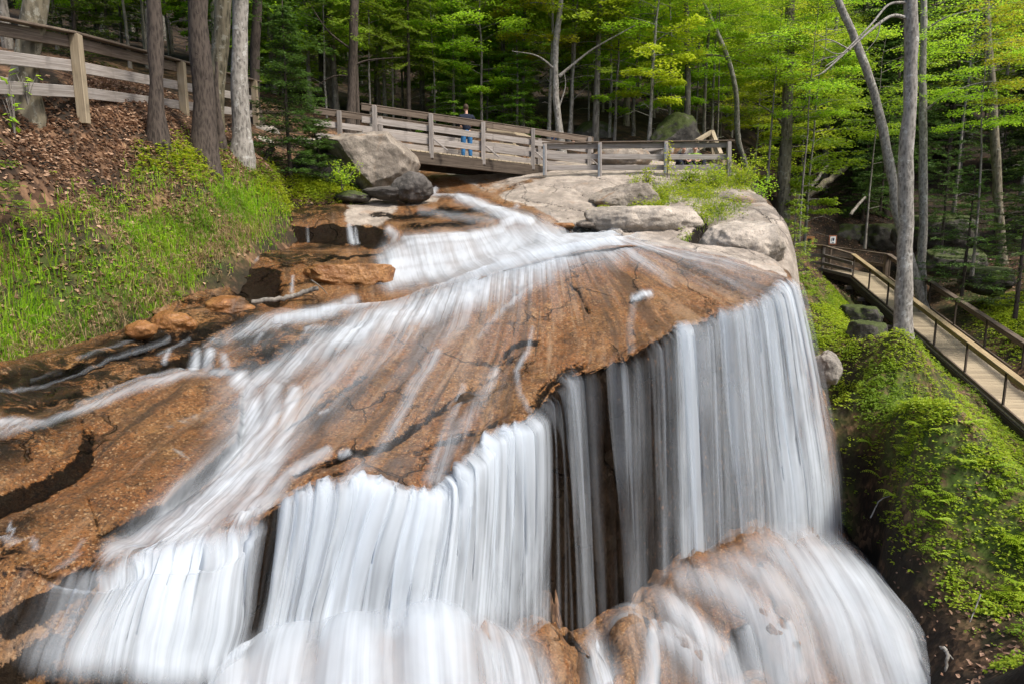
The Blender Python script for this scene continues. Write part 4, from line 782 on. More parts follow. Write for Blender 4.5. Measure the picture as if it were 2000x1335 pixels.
# layered lime sprays in front of the dark wood: boughs of understorey beeches, each a tree of its own
def beech_at(u, v, Y, H, seed, leaf, bark, label, R=2.6, cb=.3, nb=26, nl=230, L=.10, r0=.05, lean=(0, 0), group=None):
    b = P(u, v, Y); return tree('beech_tree', beech(seed, H, r0, cb, R, nb, nl, L, lean, .25, 3), bark, leaf, b, 0, 1, label, group)
beech_at(1270, 290, 30.5, 8.2, 401, LEAF_LIME, BARK_PALE, 'wide lime green beech spreading over the viewpoint fence', 4.0, .40, 36, 320, .105)
beech_at(1150, 290, 31.5, 9.0, 402, LEAF_YELLOW, BARK_PALE, 'yellow green young beech crowning the forked birch', 3.2, .42, 34, 280)
beech_at(1560, 470, 27.5, 9.5, 403, LEAF_LIME, BARK_GREY, 'lime beech with level sprays before the dark ravine and mottled trunk', 3.3, .50, 30, 320, .10)
beech_at(1500, 340, 28.5, 7.5, 404, LEAF_LIME, BARK_GREY, 'low lime beech bough tree at the fence end', 2.6, .45, 24, 260, .10)
beech_at(1900, 520, 24.0, 9.0, 405, LEAF_LIME, BARK_GREY, 'lime beech whose sprays hang over the walkway ramp', 3.2, .50, 30, 330, .095)
beech_at(2010, 500, 22.0, 8.6, 406, LEAF_YELLOW, BARK_GREY, 'yellowish beech at the far edge of the ravine slope', 2.8, .52, 26, 320, .09)
beech_at(1690, 470, 29.0, 8.0, 407, LEAF_MID, BARK_GREY, 'mid green beech between the bowed trunk and the mottled trunk', 2.6, .5, 24, 260, .10)
beech_at(560, 270, 29.0, 9.5, 408, LEAF_LIME, BARK_PALE, 'bright lime tree glowing behind the small dark spruce', 3.0, .30, 34, 300, .11)
beech_at(640, 262, 27.5, 8.5, 413, LEAF_LIME, BARK_PALE, 'lime tree between the small spruce and the dark straight hemlock trunk', 2.8, .34, 34, 300, .10)
beech_at(725, 260, 28.5, 9.0, 414, LEAF_MID, BARK_PALE, 'soft green tree just right of the dark straight hemlock trunk', 2.8, .36, 34, 300, .10)
beech_at(850, 285, 29.5, 8.5, 415, LEAF_LIME, BARK_PALE, 'lime tree crowding behind the bridge posts beside the man', 2.8, .40, 34, 300, .10)
beech_at(770, 270, 30.0, 9.0, 409, LEAF_LIME, BARK_PALE, 'lime green tree behind the middle of the footbridge', 3.0, .36, 34, 290, .11)
beech_at(900, 285, 33.0, 10.5, 410, LEAF_MID, BARK_PALE, 'green broadleaf tree right behind the man on the footbridge', 3.0, .35, 34, 280, .11)
beech_at(990, 288, 36.0, 12.0, 411, LEAF_YELLOW, BARK_PALE, 'yellow leaved tree high behind the footbridge', 3.4, .45, 36, 300, .12)
beech_at(1400, 290, 34.0, 10.5, 412, LEAF_LIME, BARK_GREY, 'bright beech behind the stair rail', 3.6, .45, 34, 300, .11)
# evergreens one can tell apart
def con_at(u, v, Y, H, seed, leaf, bark, label, R=1.4, name='spruce_tree', **kw):
    return tree(name, conifer(seed, H, kw.pop('r0', .06), kw.pop('cb', .04), R, **kw), bark, leaf, P(u, v, Y), 0, 1, label)
con_at(568, 352, 19.2, 4.6, 501, NEEDLE, BARK_DARK, 'small dense dark spruce at the stream bank before the big boulder', 1.45, step=.17, dens=2.2, droop=.2, q=.10)
con_at(628, 350, 19.8, 1.7, 502, NEEDLE, BARK_DARK, 'knee high dark spruce hugging the big boulder', .9, step=.14, dens=2.2, q=.09)
con_at(1548, 575, 21.0, 3.0, 503, NEEDLE_Y, BARK_GREY, 'slim yellow green spruce sapling at the granite edge', .95, step=.26, dens=1.7, droop=.05, q=.085)
con_at(1440, 130, 32.0, .5, 504, NEEDLE_L, BARK_GREY, 'x', .3) if 0 else None
con_at(-42, 420, 9.3, 1.5, 505, NEEDLE_L, BARK_DARK, 'fresh green hemlock seedling reaching in from the edge of the bank', .85, step=.2, dens=1.6, droop=.25, q=.07)
con_at(1010, 290, 29.5, 5.5, 506, NEEDLE_L, BARK_GREY, 'fresh green fir between the man and the forked birch', 1.5, step=.24, dens=1.7, q=.12)
con_at(950, 288, 30.5, 4.6, 507, NEEDLE_L, BARK_GREY, 'young green fir directly behind the man on the bridge', 1.4, step=.24, dens=1.7, q=.12)
con_at(800, 282, 28.5, 8.5, 508, NEEDLE_L, BARK_DARK, 'drooping hemlock hanging over the footbridge', 2.6, 'hemlock_tree', step=.3, dens=1.7, droop=.5, q=.13, cb=.36, r0=.09)
con_at(700, 262, 27.0, 10.5, 509, NEEDLE_L, BARK_DARK, 'feathery hemlock crown beside the dark straight trunk', 3.0, 'hemlock_tree', step=.34, dens=1.7, droop=.5, q=.13, cb=.34, r0=.08)
for i, (u, v, Y, H, R) in enumerate([(1880, 560, 24.5, 4.2, 1.7), (1985, 600, 20.5, 4.6, 1.8), (1840, 470, 31, 5.2, 2.0), (1945, 440, 33, 6, 2.2), (1720, 400, 36, 6, 2.0), (1660, 380, 40, 8, 2.2), (2040, 540, 24, 6, 2.2)]):
    con_at(u, v, Y, H, 520 + i, NEEDLE, BARK_DARK, ['low dark hemlock with level boughs above the walkway ramp', 'dark hemlock at the edge of the walkway slope', 'wide shaded hemlock above the mossy rocks', 'shaded hemlock high on the ravine slope', 'dim evergreen behind the bowed trunk', 'dim evergreen above the fallen logs', 'bushy dark hemlock at the very edge of the ravine'][i], R, 'hemlock_tree', step=.3, dens=1.3, droop=.15, q=.13)

# ---------------------------------------------------------------- ground plants
def scatter(n, xr, yr, mask, seed, thr=0.0, clump=0.0):
    rng = np.random.default_rng(seed); x = rng.uniform(*xr, n); y = rng.uniform(*yr, n); p = gsurf(np.c_[x, y]); q = pix(p); m = strokes(q, mask)
    cl_ = (1 - clump) + clump * sstep(-.12, .22, fbm(np.c_[p[:, :2] * 1.9, np.full(n, seed * 3.3)], 3)); k = (rng.random(n) < m * cl_) & (m > thr); return p[k], m[k], rng
def blades(name, p, rng, L, W, mat, label, cat, lean=.5, down=0.0):
    n = len(p); az = rng.random(n) * 6.28; L = L * rng.uniform(.5, 1.3, n); W = W * rng.uniform(.7, 1.3, n); le = lean * rng.uniform(.2, 1.4, n)
    d = np.c_[np.cos(az), np.sin(az), np.zeros(n)]; s_ = np.c_[-d[:, 1], d[:, 0], np.zeros(n)]; dn = np.c_[np.zeros(n), -np.ones(n), np.zeros(n)] * down
    m1 = p + (d * le[:, None] * .3 + np.array((0, 0, .6)) + dn * .4) * L[:, None]; m2 = p + (d * le[:, None] + np.array((0, 0, .95)) - np.c_[np.zeros((n, 2)), le * .35] + dn + np.c_[np.zeros((n, 2)), -abs(down) * np.ones(n)]) * L[:, None]
    w = (s_ * W[:, None]); v = np.stack((p - w * .5, p + w * .5, m1 + w * .42, m1 - w * .42, m2 + w * .06, m2 - w * .06), 1).reshape(-1, 3)
    b = np.arange(n)[:, None] * 6; f = np.concatenate((b + [[0, 1, 2, 3]], b + [[3, 2, 4, 5]]))
    me = np_mesh(name, v, f, False, {'rnd': np.repeat(rng.random(n), 6)}); return tag(link(name, me, mat), label, cat, None, 'stuff')
def herbs(name, p, rng, per, spread, hgt, L, mat, label, cat):
    n = len(p) * per; c = np.repeat(p, per, 0); az = rng.random(n) * 6.28; r = spread * np.sqrt(rng.random(n)); h = np.repeat(hgt * rng.uniform(.3, 1.3, len(p)), per) * rng.uniform(.45, 1.05, n)
    C = c + np.c_[np.cos(az) * r, np.sin(az) * r, h]; D = np.c_[np.cos(az), np.sin(az), rng.normal(size=n) * .25 - .1]; N = np.c_[rng.normal(size=(n, 2)) * .4, np.ones(n)]
    s_ = Soup(); ll = L * rng.uniform(.6, 1.3, n); leaves(s_, C, D, N, ll, ll * .6, rng); return tag(link(name, s_.mesh(name), mat), label, cat, None, 'stuff')
GRASS = m_leaf('fresh_grass', (.16, .34, .014), (.34, .50, .03), .5, (.09, .19, .012)); STRAW = m_leaf('dry_grass', (.30, .22, .10), (.46, .36, .19), .3)
HERB = m_leaf('ground_herb', (.22, .36, .014), (.38, .48, .03), .45, (.12, .23, .014)); DEADLEAF = m_leaf('dead_leaf', (.15, .085, .045), (.46, .31, .195), .15)
BANKG = [([(0,705),(130,668),(250,628),(335,585)],26,24,1,1),([(60,450),(180,420),(300,370),(400,345),(450,350)],34,34,.6,.7),([(10,700),(120,650),(250,590),(400,500)],44,40,1,1),([(30,640),(130,600),(260,520),(380,430),(470,400),(520,390)],95,60,1,1),([(20,560),(60,500),(120,430)],60,46,.8,.5),([(430,380),(350,330),(280,330)],44,40,.55,.3),([(20,690),(110,640)],50,40,1,.8)]
p, m, r = scatter(190000, (-11, -3.5), (6.8, 17.5), BANKG, 1, 0, .85); blades('grass', p[:68000], r, .16, .012, GRASS, 'fresh green grass covering the steep bank beside the stream', 'grass')
p, m, r = scatter(30000, (-9, -4), (7, 17), [([(20,530),(60,500),(110,460),(90,560)],46,36,1,.8),([(20,640),(70,620)],40,40,1,1),([(480,390),(520,395),(500,440)],30,26,1,1),([(330,490),(380,470)],34,30,.7,.7)], 2); blades('grass', p, r, .36, .013, GRASS, 'long lush grass tufts standing on the bank', 'grass', .6)
EDGE = [([(0,715),(130,680),(250,640),(330,600)],16,14,.9,.9),([(20,690),(150,650),(230,620),(300,590),(350,540),(410,500),(440,460),(500,450)],22,20,1,1),([(250,560),(340,470)],40,30,.25,.25)]
p, m, r = scatter(60000, (-9, -4), (6.8, 17), EDGE, 3); blades('dry_grass', p[:4200], r, .24, .010, STRAW, 'straw coloured dead grass hanging over the stream edge', 'dry grass', .9, .35)
p, m, r = scatter(60000, (-11, -3.5), (6.8, 17.5), BANKG, 13); blades('dry_grass', p[:4500], r, .15, .011, STRAW, 'straw coloured flattened grass between the green blades on the bank', 'dry grass', 1.6)
herbs('ground_cover', p[4500:10500], r, 6, .07, .15, .06, GRASS, 'small leafy herbs among the grass of the bank', 'ground cover')
LIT = [([(60,290),(220,290),(380,315),(470,310)],80,50,1,.9),([(150,380),(330,370)],60,50,.45,.45),([(100,240),(300,250)],40,40,1,1),([(60,520),(260,560)],90,90,.5,.5),([(300,420),(400,460)],60,60,.5,.5),([(200,170),(300,190)],50,40,.6,.6),([(480,300),(520,350)],40,40,.9,.8),([(620,370),(580,390)],24,20,.9,.7)]
p, m, r = scatter(130000, (-14, -4), (8, 21), LIT, 4)
def litter(p, rng, name, label, L=.085):
    n = len(p); az = rng.random(n) * 6.28; s_ = Soup(); C = p + np.c_[np.zeros((n, 2)), .012 + .03 * rng.random(n)]
    ll = L * rng.uniform(.55, 1.4, n); leaves(s_, C, np.c_[np.cos(az), np.sin(az), rng.normal(size=n) * .35], np.c_[rng.normal(size=(n, 2)) * .55, np.ones(n)], ll, ll * .65, rng)
    tag(link(name, s_.mesh(name), DEADLEAF), label, 'leaf litter', None, 'stuff')
litter(p[:42000], r, 'leaf_litter', 'brown fallen leaves lying under the trees above the bank')
MOUND = [([(1765,700),(1720,760),(1800,830),(1900,900),(1980,960)],60,90,1,1),([(1740,900),(1800,960),(1900,1020),(1990,1080)],60,90,.9,.95),([(1740,1000),(1800,1060)],40,44,.9,.8),([(1860,1140),(1960,1180)],46,50,.55,.6),([(1640,600),(1610,640),(1650,690)],44,40,1,.9),([(1650,940),(1655,1010)],16,22,.8,.8),([(1960,610),(2000,640)],50,50,.9,.9),([(1990,1260),(1975,1330)],30,30,.6,.6),([(1630,740),(1660,800)],20,20,.7,.7),([(1560,540),(1590,570)],18,18,.5,.5)]
p, m, r = scatter(170000, (5.5, 19), (8, 27), MOUND, 6, 0, .7); herbs('ground_cover', p[:30000], r, 6, .08, .11, .060, HERB, 'lime green low herbs blanketing the mound and ravine floor', 'ground cover'); herbs('ground_cover', p[30000:33500], r, 8, .13, .24, .10, LEAF_LIME, 'taller broad leaved seedlings on the mound and ravine floor', 'ground cover'); blades('grass', p[33500:39000], r, .16, .010, GRASS, 'thin grass between the herbs of the ravine slope', 'grass', .9)
p, m, r = scatter(26000, (5.5, 19), (8, 26), [([(1900,1000),(2000,1060)],80,60,1,1),([(1780,860),(1900,940)],70,60,.6,.6),([(1990,1180),(1940,1120)],50,40,.8,.6)], 7)
def ferns(p, rng, name, mat, label):
    s_ = Soup(); 
    for q in p:
        for k in range(7):
            az = rng.random() * 6.28; ln = rng.uniform(.25, .45); d = np.array((math.cos(az), math.sin(az), 0)); sd = np.array((-d[1], d[0], 0)); t = np.repeat(np.linspace(.12, 1, 11), 2); sg = np.tile((1., -1.), 11)
            base = q + d * (t * ln * .85)[:, None] + np.c_[np.zeros((22, 2)), ln * (1.0 * t - .75 * t ** 2)]; w = ln * .22 * np.sin(np.pi * (t * .85 + .12)) + .008
            leaves(s_, base + sd * (sg * w * .5)[:, None], sd * sg[:, None] + d * .35, np.tile((0, 0, 1.), (22, 1)) + d * .3, w, .022, rng)
    tag(link(name, s_.mesh(name), mat), label, 'ferns', None, 'stuff')
ferns(p[:70], r, 'fern_patch', HERB, 'feathery green ferns growing through the ground cover on the ravine slope')
p, m, r = scatter(60000, (5.5, 22), (8, 40), [([(1900,900),(1850,1150),(1950,1250)],120,120,.6,.9),([(1590,570),(1650,640)],60,60,.7,.7),([(1700,450),(1850,480),(1950,540)],70,80,.8,.8),([(1600,440),(1650,380)],60,60,.5,.5)], 8); litter(p[:15000], r, 'leaf_litter', 'brown fallen leaves strewn over the ravine slope', .08)
p, m, r = scatter(30000, (-10, -4), (11, 20), [([(600,370),(660,360),(690,385)],28,20,1,1),([(560,395),(520,360)],26,24,.7,.6),([(400,330),(350,310),(300,320)],30,30,.5,.5)], 9); herbs('ground_cover', p[:2600], r, 7, .10, .20, .075, HERB, 'leafy green plants at the foot of the big boulder', 'ground cover')
# grass and plants rooted in the granite clefts: on the bedrock
def on_up(n, xr, yr, mask, seed):
    rng = np.random.default_rng(seed); x = rng.uniform(*xr, n); y = rng.uniform(*yr, n); b = np.c_[x, y, up_f(np.c_[x, y])]; m = strokes(pix(b), mask); k = rng.random(n) < m; return b[k], m[k], rng
p, m, r = on_up(40000, (2, 8), (16, 24), [([(1250,400),(1310,385),(1380,375)],24,26,1,1),([(1240,360),(1255,385)],10,14,.8,.9),([(1380,420),(1440,410)],20,16,.8,.6),([(1188,420),(1140,438)],9,6,.9,.8),([(1400,350),(1440,360)],20,22,.9,.8),([(1335,475),(1345,470)],6,5,.8,.8)], 10)
blades('grass', p[:6500], r, .13, .012, GRASS, 'bright grass rooted in the clefts of the granite below the viewpoint fence', 'grass', .6)
herbs('ground_cover', p[6500:9500], r, 7, .11, .24, .075, HERB, 'leafy herbs sprouting from the granite clefts below the viewpoint fence', 'ground cover')
def shrub(u, v, Y, H, R, n, leaf, label, seed, name='shrub', L=.09):
    rng = np.random.default_rng(seed); T_, K = Soup(), Soup()
    for k in range(9):
        az = rng.random() * 6.28; sp = rng.uniform(.15, 1) * R; hh = H * rng.uniform(.6, 1.05); t = np.linspace(0, 1, 5); pts = np.c_[np.cos(az) * sp * t ** 1.3, np.sin(az) * sp * t ** 1.3, hh * t]
        tube(T_, pts, .012 * (1 - .8 * t), 4); c = n // 9; tt = rng.uniform(.25, 1.05, c); C = np.stack([np.interp(tt, t, pts[:, i]) for i in range(3)], 1) + rng.normal(size=(c, 3)) * (.13 * R + .04, .13 * R + .04, .06)
        leaves(K, C, rng.normal(size=(c, 3)) * (1, 1, .4), np.c_[rng.normal(size=(c, 2)) * .5, np.ones(c)], L * rng.uniform(.6, 1.2, c), L * .55, rng)
    r = empty(name, P(u, v, Y)); tag(r, label, 'shrub'); link('stem', T_.mesh('stem', True), BARK_GREY, r); link('foliage', K.mesh('foliage'), leaf, r); return r
shrub(1448, 385, 21.5, 1.35, .75, 900, LEAF_LIME, 'lime green bush spilling past the end post of the viewpoint fence', 61)
shrub(1400, 372, 21.0, .75, .5, 420, HERB, 'low bright bush beneath the end post of the viewpoint fence', 62)
shrub(1345, 365, 21.0, .7, .5, 420, HERB, 'leafy bush in front of the seated man in green', 63)
shrub(1262, 372, 20.6, .75, .25, 200, HERB, 'small upright bush left of the third fence post', 64)
shrub(1303, 348, 20.9, 1.1, .12, 90, LEAF_YELLOW, 'tall yellow sapling against the third fence post', 65, 'sapling', .10)
shrub(1480, 400, 21.5, .9, .6, 420, LEAF_LIME, 'drooping bush behind the grey boulder', 66)
shrub(668, 372, 18.6, .75, .5, 420, LEAF_LIME, 'bright leafy bush at the foot of the big boulder', 67)
shrub(30, 268, 11.0, .9, .14, 26, LEAF_LIME, 'maple seedling with few leaves before the rough leaning trunk', 68, 'sapling', .15)
shrub(55, 205, 11.4, .5, .2, 12, LEAF_LIME, 'tiny maple shoot against the rough leaning trunk', 69, 'sapling', .15)
# ---------------------------------------------------------------- carpentry
import bmesh
WOOD = m_wood('weathered_grey_wood', (.20, .175, .155), (.36, .33, .305))
WOOD_B = m_wood("weathered_brown_and_shaded_wood", (.085, .062, .046), (.19, .15, .115))
WOOD_D = m_wood('dark_damp_wood', (.040, .030, .022), (.105, .082, .062))
WOOD_Y = m_wood('yellowish_rail_wood', (.24, .175, .095), (.40, .31, .18))
WOOD_T = m_wood('pale_boardwalk_wood', (.27, .215, .145), (.42, .35, .245))
STEEL = m_plain('dull_steel', (.16, .18, .20), .5, .2, 8)
_box = {}
def beam(name, a, b, w, h, mat, parent=None, up=(0, 0, 1), bev=.008):
    """a sawn timber from a to b: w across, h in the up direction, edges eased"""
    a, b = Vector(a), Vector(b); L = (b - a).length; x = (b - a).normalized(); upv = Vector(up)
    if abs(x.dot(upv)) > .98: upv = Vector((0, 1, 0))
    y = upv.cross(x).normalized(); z = x.cross(y)
    bm = bmesh.new(); bmesh.ops.create_cube(bm, size=1)
    for v in bm.verts: v.co = (v.co.x * L, v.co.y * w, v.co.z * h)
    bmesh.ops.bevel(bm, geom=bm.edges[:], offset=min(bev, w * .3, h * .3), segments=1, affect='EDGES')
    me = bpy.data.meshes.new(name); bm.to_mesh(me); bm.free()
    o = link(name, me, mat, parent); M = Matrix((x, y, z)).transposed().to_4x4(); M.translation = (a + b) / 2
    o.matrix_local = (Matrix.Translation(-parent.location) @ M) if parent else M
    return o
class VLine:
    """a vertical plane through two plan points: sights onto it give world points"""
    def __init__(s, u0, v0, Y0, u1, v1, Y1): s.a = P(u0, v0, Y0); s.b = P(u1, v1, Y1); d = (s.b - s.a)[:2]; s.n = Vector((-d[1], d[0], 0)).normalized(); s.x = Vector((d[0], d[1], 0)).normalized()
    def __call__(s, u, v):
        dy = CP + (667.5 - v) / F * SP; c = (u - 1000) / F / dy; d = s.b - s.a
        t = (c * s.a[1] - s.a[0]) / (d[0] - c * d[1]); return Vector(P(u, v, s.a[1] + t * d[1]))
Z = Vector((0, 0, 1))
# ---- footbridge
ln = VLine(728, 205, 20.6, 1148, 267, 24.3)
br = empty('footbridge', ln(940, 300)); tag(br, 'grey timber footbridge with board railings crossing above the stream', 'footbridge')
caps = [ln(u, v) for u, v in ((704, 202), (838, 221), (940, 237), (1037, 250), (1157, 268.5))]
A0, A1 = caps[0], caps[-1]; away = ln.n if ln.n.y > 0 else -ln.n; BW = 1.65
def rail_side(off, ext, posts, brace, capmat):
    a = A0 + away * off - (A1 - A0).normalized() * ext; b = A1 + away * off; slope = (A1 - A0) / (A1 - A0).length
    beam('handrail', a + Z * -.015, b + Z * -.015, .17, .035, capmat, br)
    s = -1 if off == 0 else 1
    for top, bot, m in ((-.04, -.20, WOOD_B), (-.36, -.54, WOOD), (-.74, -.92, WOOD)):  # top board in darker wood: shade under the handrail put into its colour
        h = top - bot; c = (top + bot) / 2; mid = a.lerp(b, .52)
        o = away * (-.055 if off == 0 else -.055)
        beam('rail_board', a + Z * c + o, mid + Z * c + o, .04, h, m, br); beam('rail_board', mid + slope * .006 + Z * c + o, b + Z * c + o, .04, h, m, br)
    for u, v in posts:
        p = ln(u, v) + away * off
        beam('post', p + Z * -.045 - away * .135, p + Z * -1.34 - away * .135, .13, .13, WOOD, br)
        if brace and off == 0:
            x = slope.copy(); x.z = 0
            beam('brace', p + Z * -.72 - away * .15, p + Z * -1.12 - away * .15 + x * .42 - away * .25, .08, .05, WOOD, br)
POSTS = [(728, 205), (838, 221), (940, 237), (1037, 250), (1147, 267)]
rail_side(0, 0, POSTS, True, WOOD_B); rail_side(BW, .95, [(690, 199), (775, 212), (880, 228), (985, 243), (1100, 260)], False, WOOD_B)
sl = (A1 - A0).normalized(); D0 = A0 + Z * -1.16 + sl * .3; D1 = A1 + Z * -1.16 - sl * 1.5
nb = 44
for k in range(nb):
    c = D0.lerp(D1, (k + .5) / nb); w = (D1 - D0).length / nb
    beam('deck_plank', c + away * -.16, c + away * (BW + .1), w - .012, .045, WOOD_T, br, up=(sl.cross(away)))
for off in (-.10, BW + .04): beam('girder', D0 + away * off + Z * -.20, D1 + away * off + Z * -.20, .16, .33, WOOD_D, br)
beam('sill', D1 + away * -.12 + Z * -.48 - sl * .55, D1 + away * (BW + .1) + Z * -.48 - sl * .55, 1.1, .22, WOOD_D, br)
# ---- viewpoint fence on the granite
lf = VLine(1063, 280, 21.9, 1426, 276, 21.9)
vf = empty('viewpoint_fence', lf(1240, 335)); tag(vf, 'grey three board fence standing on the pale granite in front of the seated men', 'fence')
beam('handrail', lf(1059, 279.5), lf(1434, 275), .16, .035, WOOD_B, vf)
for (v0, v1, h) in ((286.5, 283, .155), (305.5, 307, .16), (328, 327, .155)):
    m = lf(1172, v0 + (v1 - v0) * .3); o = lf.n * (.06 if lf.n.y > 0 else -.06)
    beam('rail_board', lf(1066, v0) + o, m + o, .04, h, WOOD, vf); beam('rail_board', m + o + lf.x * .006, lf(1428 if v0 < 300 else 1424, v1) + o, .04, h, WOOD, vf)
for u, v0, v1 in ((1064, 280, 344), (1171, 278, 350), (1300, 276, 340), (1423, 276, 362)):
    p = beam('post', lf(u, v0 + 1.5) - lf.n * .04 * (1 if lf.n.y > 0 else -1), lf(u, v1) - lf.n * .04 * (1 if lf.n.y > 0 else -1), .12, .12, WOOD, vf)
    if u < 1400: beam('steel_strap', lf(u - 2.2, v0 + 5) - lf.n * .106 * (1 if lf.n.y > 0 else -1), lf(u - 2.2, v1 - 1) - lf.n * .106 * (1 if lf.n.y > 0 else -1), .055, .012, STEEL, vf, up=(0, 1, 0))
# ---- path fence climbing the bank
lp = VLine(140, 65, 12.8, 490, 158, 22.0)
pf = empty('path_fence', lp(345, 226)); tag(pf, 'brown board fence along the path behind the trunks on the bank', 'fence')
def pz(a, b, dz): return a + Z * dz, b + Z * dz
capL = [lp(-60, 24), lp(140, 64), lp(348, 119), lp(506, 160)]; nn = lp.n if lp.n.x < 0 else -lp.n
for i in range(3):
    a, b = capL[i], capL[i + 1] - lp.x * .008
    beam('handrail', a, b, .20, .04, WOOD_B, pf); q = nn * .05
    for dz, h, m in ((-.15, .20, WOOD_B), (-.56, .20, WOOD), (-1.0, .20, WOOD)): beam('rail_board', a + Z * dz + q, b + Z * dz + q, .045, h, m, pf)
for u, v in ((140, 64), (348, 119), (492, 156)):
    p = lp(u, v) - nn * .06; beam('post', p + Z * -.03, p + Z * -1.55, .17, .14, WOOD_T, pf)
for u, v in ((118, 100), (330, 140)):
    p = lp(u, v) + nn * 1.6; beam('post', p + Z * .1, p + Z * -1.5, .15, .14, WOOD_D, pf)
# ---- stair railing and low railing behind the viewpoint fence
sr = empty('stair_railing', P(1395, 300, 25.5)); tag(sr, 'pale stair railing with slanting boards rising behind the seated men', 'railing')
def bp(name, root, p, q, w, h, m=WOOD_T): return beam(name, PV(*p), PV(*q), w, h, m, root)
bp('handrail', sr, (1360, 276, 25.6), (1390, 258, 26.5), .12, .14); bp('rail_board', sr, (1365, 290, 25.6), (1392, 277, 26.5), .05, .14); bp('post', sr, (1389, 256, 26.5), (1393, 306, 26.5), .12, .12)
bp('handrail', sr, (1391, 257, 26.5), (1408, 302, 25.0), .14, .10); bp('rail_board', sr, (1384, 262, 26.7), (1400, 302, 25.3), .05, .12); bp('post', sr, (1413, 302, 25.3), (1413, 330, 25.3), .11, .11)
lr = empty('ramp_railing', P(1270, 310, 26)); tag(lr, 'grey board railing sloping up beside the boulder behind the viewpoint fence', 'railing')
bp('rail_board', lr, (1232, 300, 26), (1296, 287, 26.5), .05, .14, WOOD); bp('rail_board', lr, (1236, 318, 26), (1294, 310, 26.5), .05, .12, WOOD); bp('post', lr, (1236, 296, 26.06), (1236, 326, 26.06), .10, .10, WOOD); bp('post', lr, (1292, 287, 26.56), (1292, 318, 26.56), .10, .10, WOOD)
dr = empty('approach_railing', P(1000, 300, 25.8)); tag(dr, 'pale board railing bending down behind the bridge railing', 'railing')
for (v0, v1, v2, h) in ((252, 258, 271, .16), (281, 286, 298, .15), (303, 307, 318, .14)):
    bp('rail_board', dr, (950, v0, 26.6), (1004, v1, 27.0), .05, h); bp('rail_board', dr, (1004.6, v1, 27.0), (1036, v2, 27.4), .05, h)
for u, v in ((980, 254), (1004, 258), (1036, 272)): bp('post', dr, (u, v, 27.12), (u, v + 56, 27.12), .11, .11)
# ---- boardwalk ramp in the ravine
wk = empty('boardwalk', P(1780, 650, 23)); tag(wk, 'pale plank walkway descending the ravine with wooden handrails on dark posts', 'walkway')
N0, N1, N2 = PV(1606, 528, 33.5), PV(1663, 542, 30.2), PV(2000, 835, 16.0); dN = (N2 - N1); N3 = N1 + dN * 1.25
side = Vector((-dN.y, dN.x, 0)).normalized(); side = side if side.x > 0 else -side; WD = 1.45
nb = 92
for k in range(nb):
    a = N1.lerp(N3, (k + .5) / nb); beam('deck_plank', a - side * .06, a + side * (WD + .06), (N3 - N1).length / nb - .012, .045, WOOD_T, wk, up=dN.cross(side))
dirn = dN.normalized(); s0 = (N1 - N0); sd0 = Vector((-s0.y, s0.x, 0)).normalized(); sd0 = sd0 if sd0.x > 0 else -sd0; far1 = N1 + side * WD; far0 = N0 + sd0 * 1.5
for k in range(26):
    t = (k + .5) / 26; a = N0.lerp(N1, t); b = far0.lerp(far1, t); beam('deck_plank', a, b, (N1 - N0).length / 26 - .012, .045, WOOD_T, wk)
for o in (-.05, WD + .05): beam('stringer', N1 + side * o + Z * -.16, N3 + side * o + Z * -.16, .09, .26, WOOD_D, wk)
beam('stringer', N0 + Z * -.16, N1 + Z * -.16, .09, .26, WOOD_D, wk)
for o in (0, WD):
    beam('kerb_board', N1 + side * (o) + Z * .07, N3 + side * (o) + Z * .07, .06, .10, WOOD_B, wk)
    beam('handrail', N1 + side * o + Z * 1.02, N3 + side * o + Z * 1.02, .19, .045, WOOD_Y if o == 0 else WOOD_B, wk); beam('rail_board', N1 + side * (o + .02) + Z * .90, N3 + side * (o + .02) + Z * .90, .04, .16, WOOD_Y if o == 0 else WOOD_B, wk)
    for k in range(9):
        p = N1.lerp(N3, (k + .08) / 8.2) + side * o; beam('post', p + Z * -.05, p + Z * .99, .055, .055, WOOD_D, wk)
for k in range(10):
    p = N1.lerp(N3, (k + .15) / 10); beam('joist', p - side * .32 + Z * -.38, p + side * (WD + .3) + Z * -.38, .16, .16, WOOD_B, wk)
    for o in (.0, WD): beam('support_leg', p + side * o + Z * -.46, p + side * o + Z * -2.6, .14, .14, WOOD_D, wk)
# level landing at the top
ld = empty('landing_railing', P(1570, 510, 33.8)); tag(ld, 'board railing of the level landing at the top of the walkway', 'railing')
L0, L1 = PV(1532, 478, 34.4), PV(1608, 479.5, 33.4); C1 = N1 + Z * 1.02
beam('handrail', L0, L1, .16, .05, WOOD_Y, ld); beam('rail_board', L0 + Z * -.10, L1 + Z * -.10, .04, .14, WOOD_Y, ld); beam('handrail', L1 + Z * .002, C1, .16, .05, WOOD_B, ld)
for dz in (-.48, -.86, -1.15): beam('rail_board', L0 + Z * dz, L1 + Z * dz, .04, .15, WOOD, ld); beam('rail_board', L1 + Z * dz, C1 + Z * dz * .85, .04, .15, WOOD, ld)
for t in (0, .5, 1): p = L0.lerp(L1, t); beam('post', p + Vector((0, -.07, -.02)), p + Vector((0, -.07, -1.5)), .12, .10, WOOD, ld)
B0, B1 = PV(1606, 480, 36.0), far1 + Z * 1.02; beam('handrail', B0, B1, .15, .05, WOOD_B, ld); beam('rail_board', B0 + Z * -.5, B1 + Z * -.5, .04, .14, WOOD_B, ld); beam('post', B1 + Z * .0 + Vector((0, .1, 0)), B1 + Z * -1.6 + Vector((0, .1, 0)), .22, .2, WOOD_B, ld)
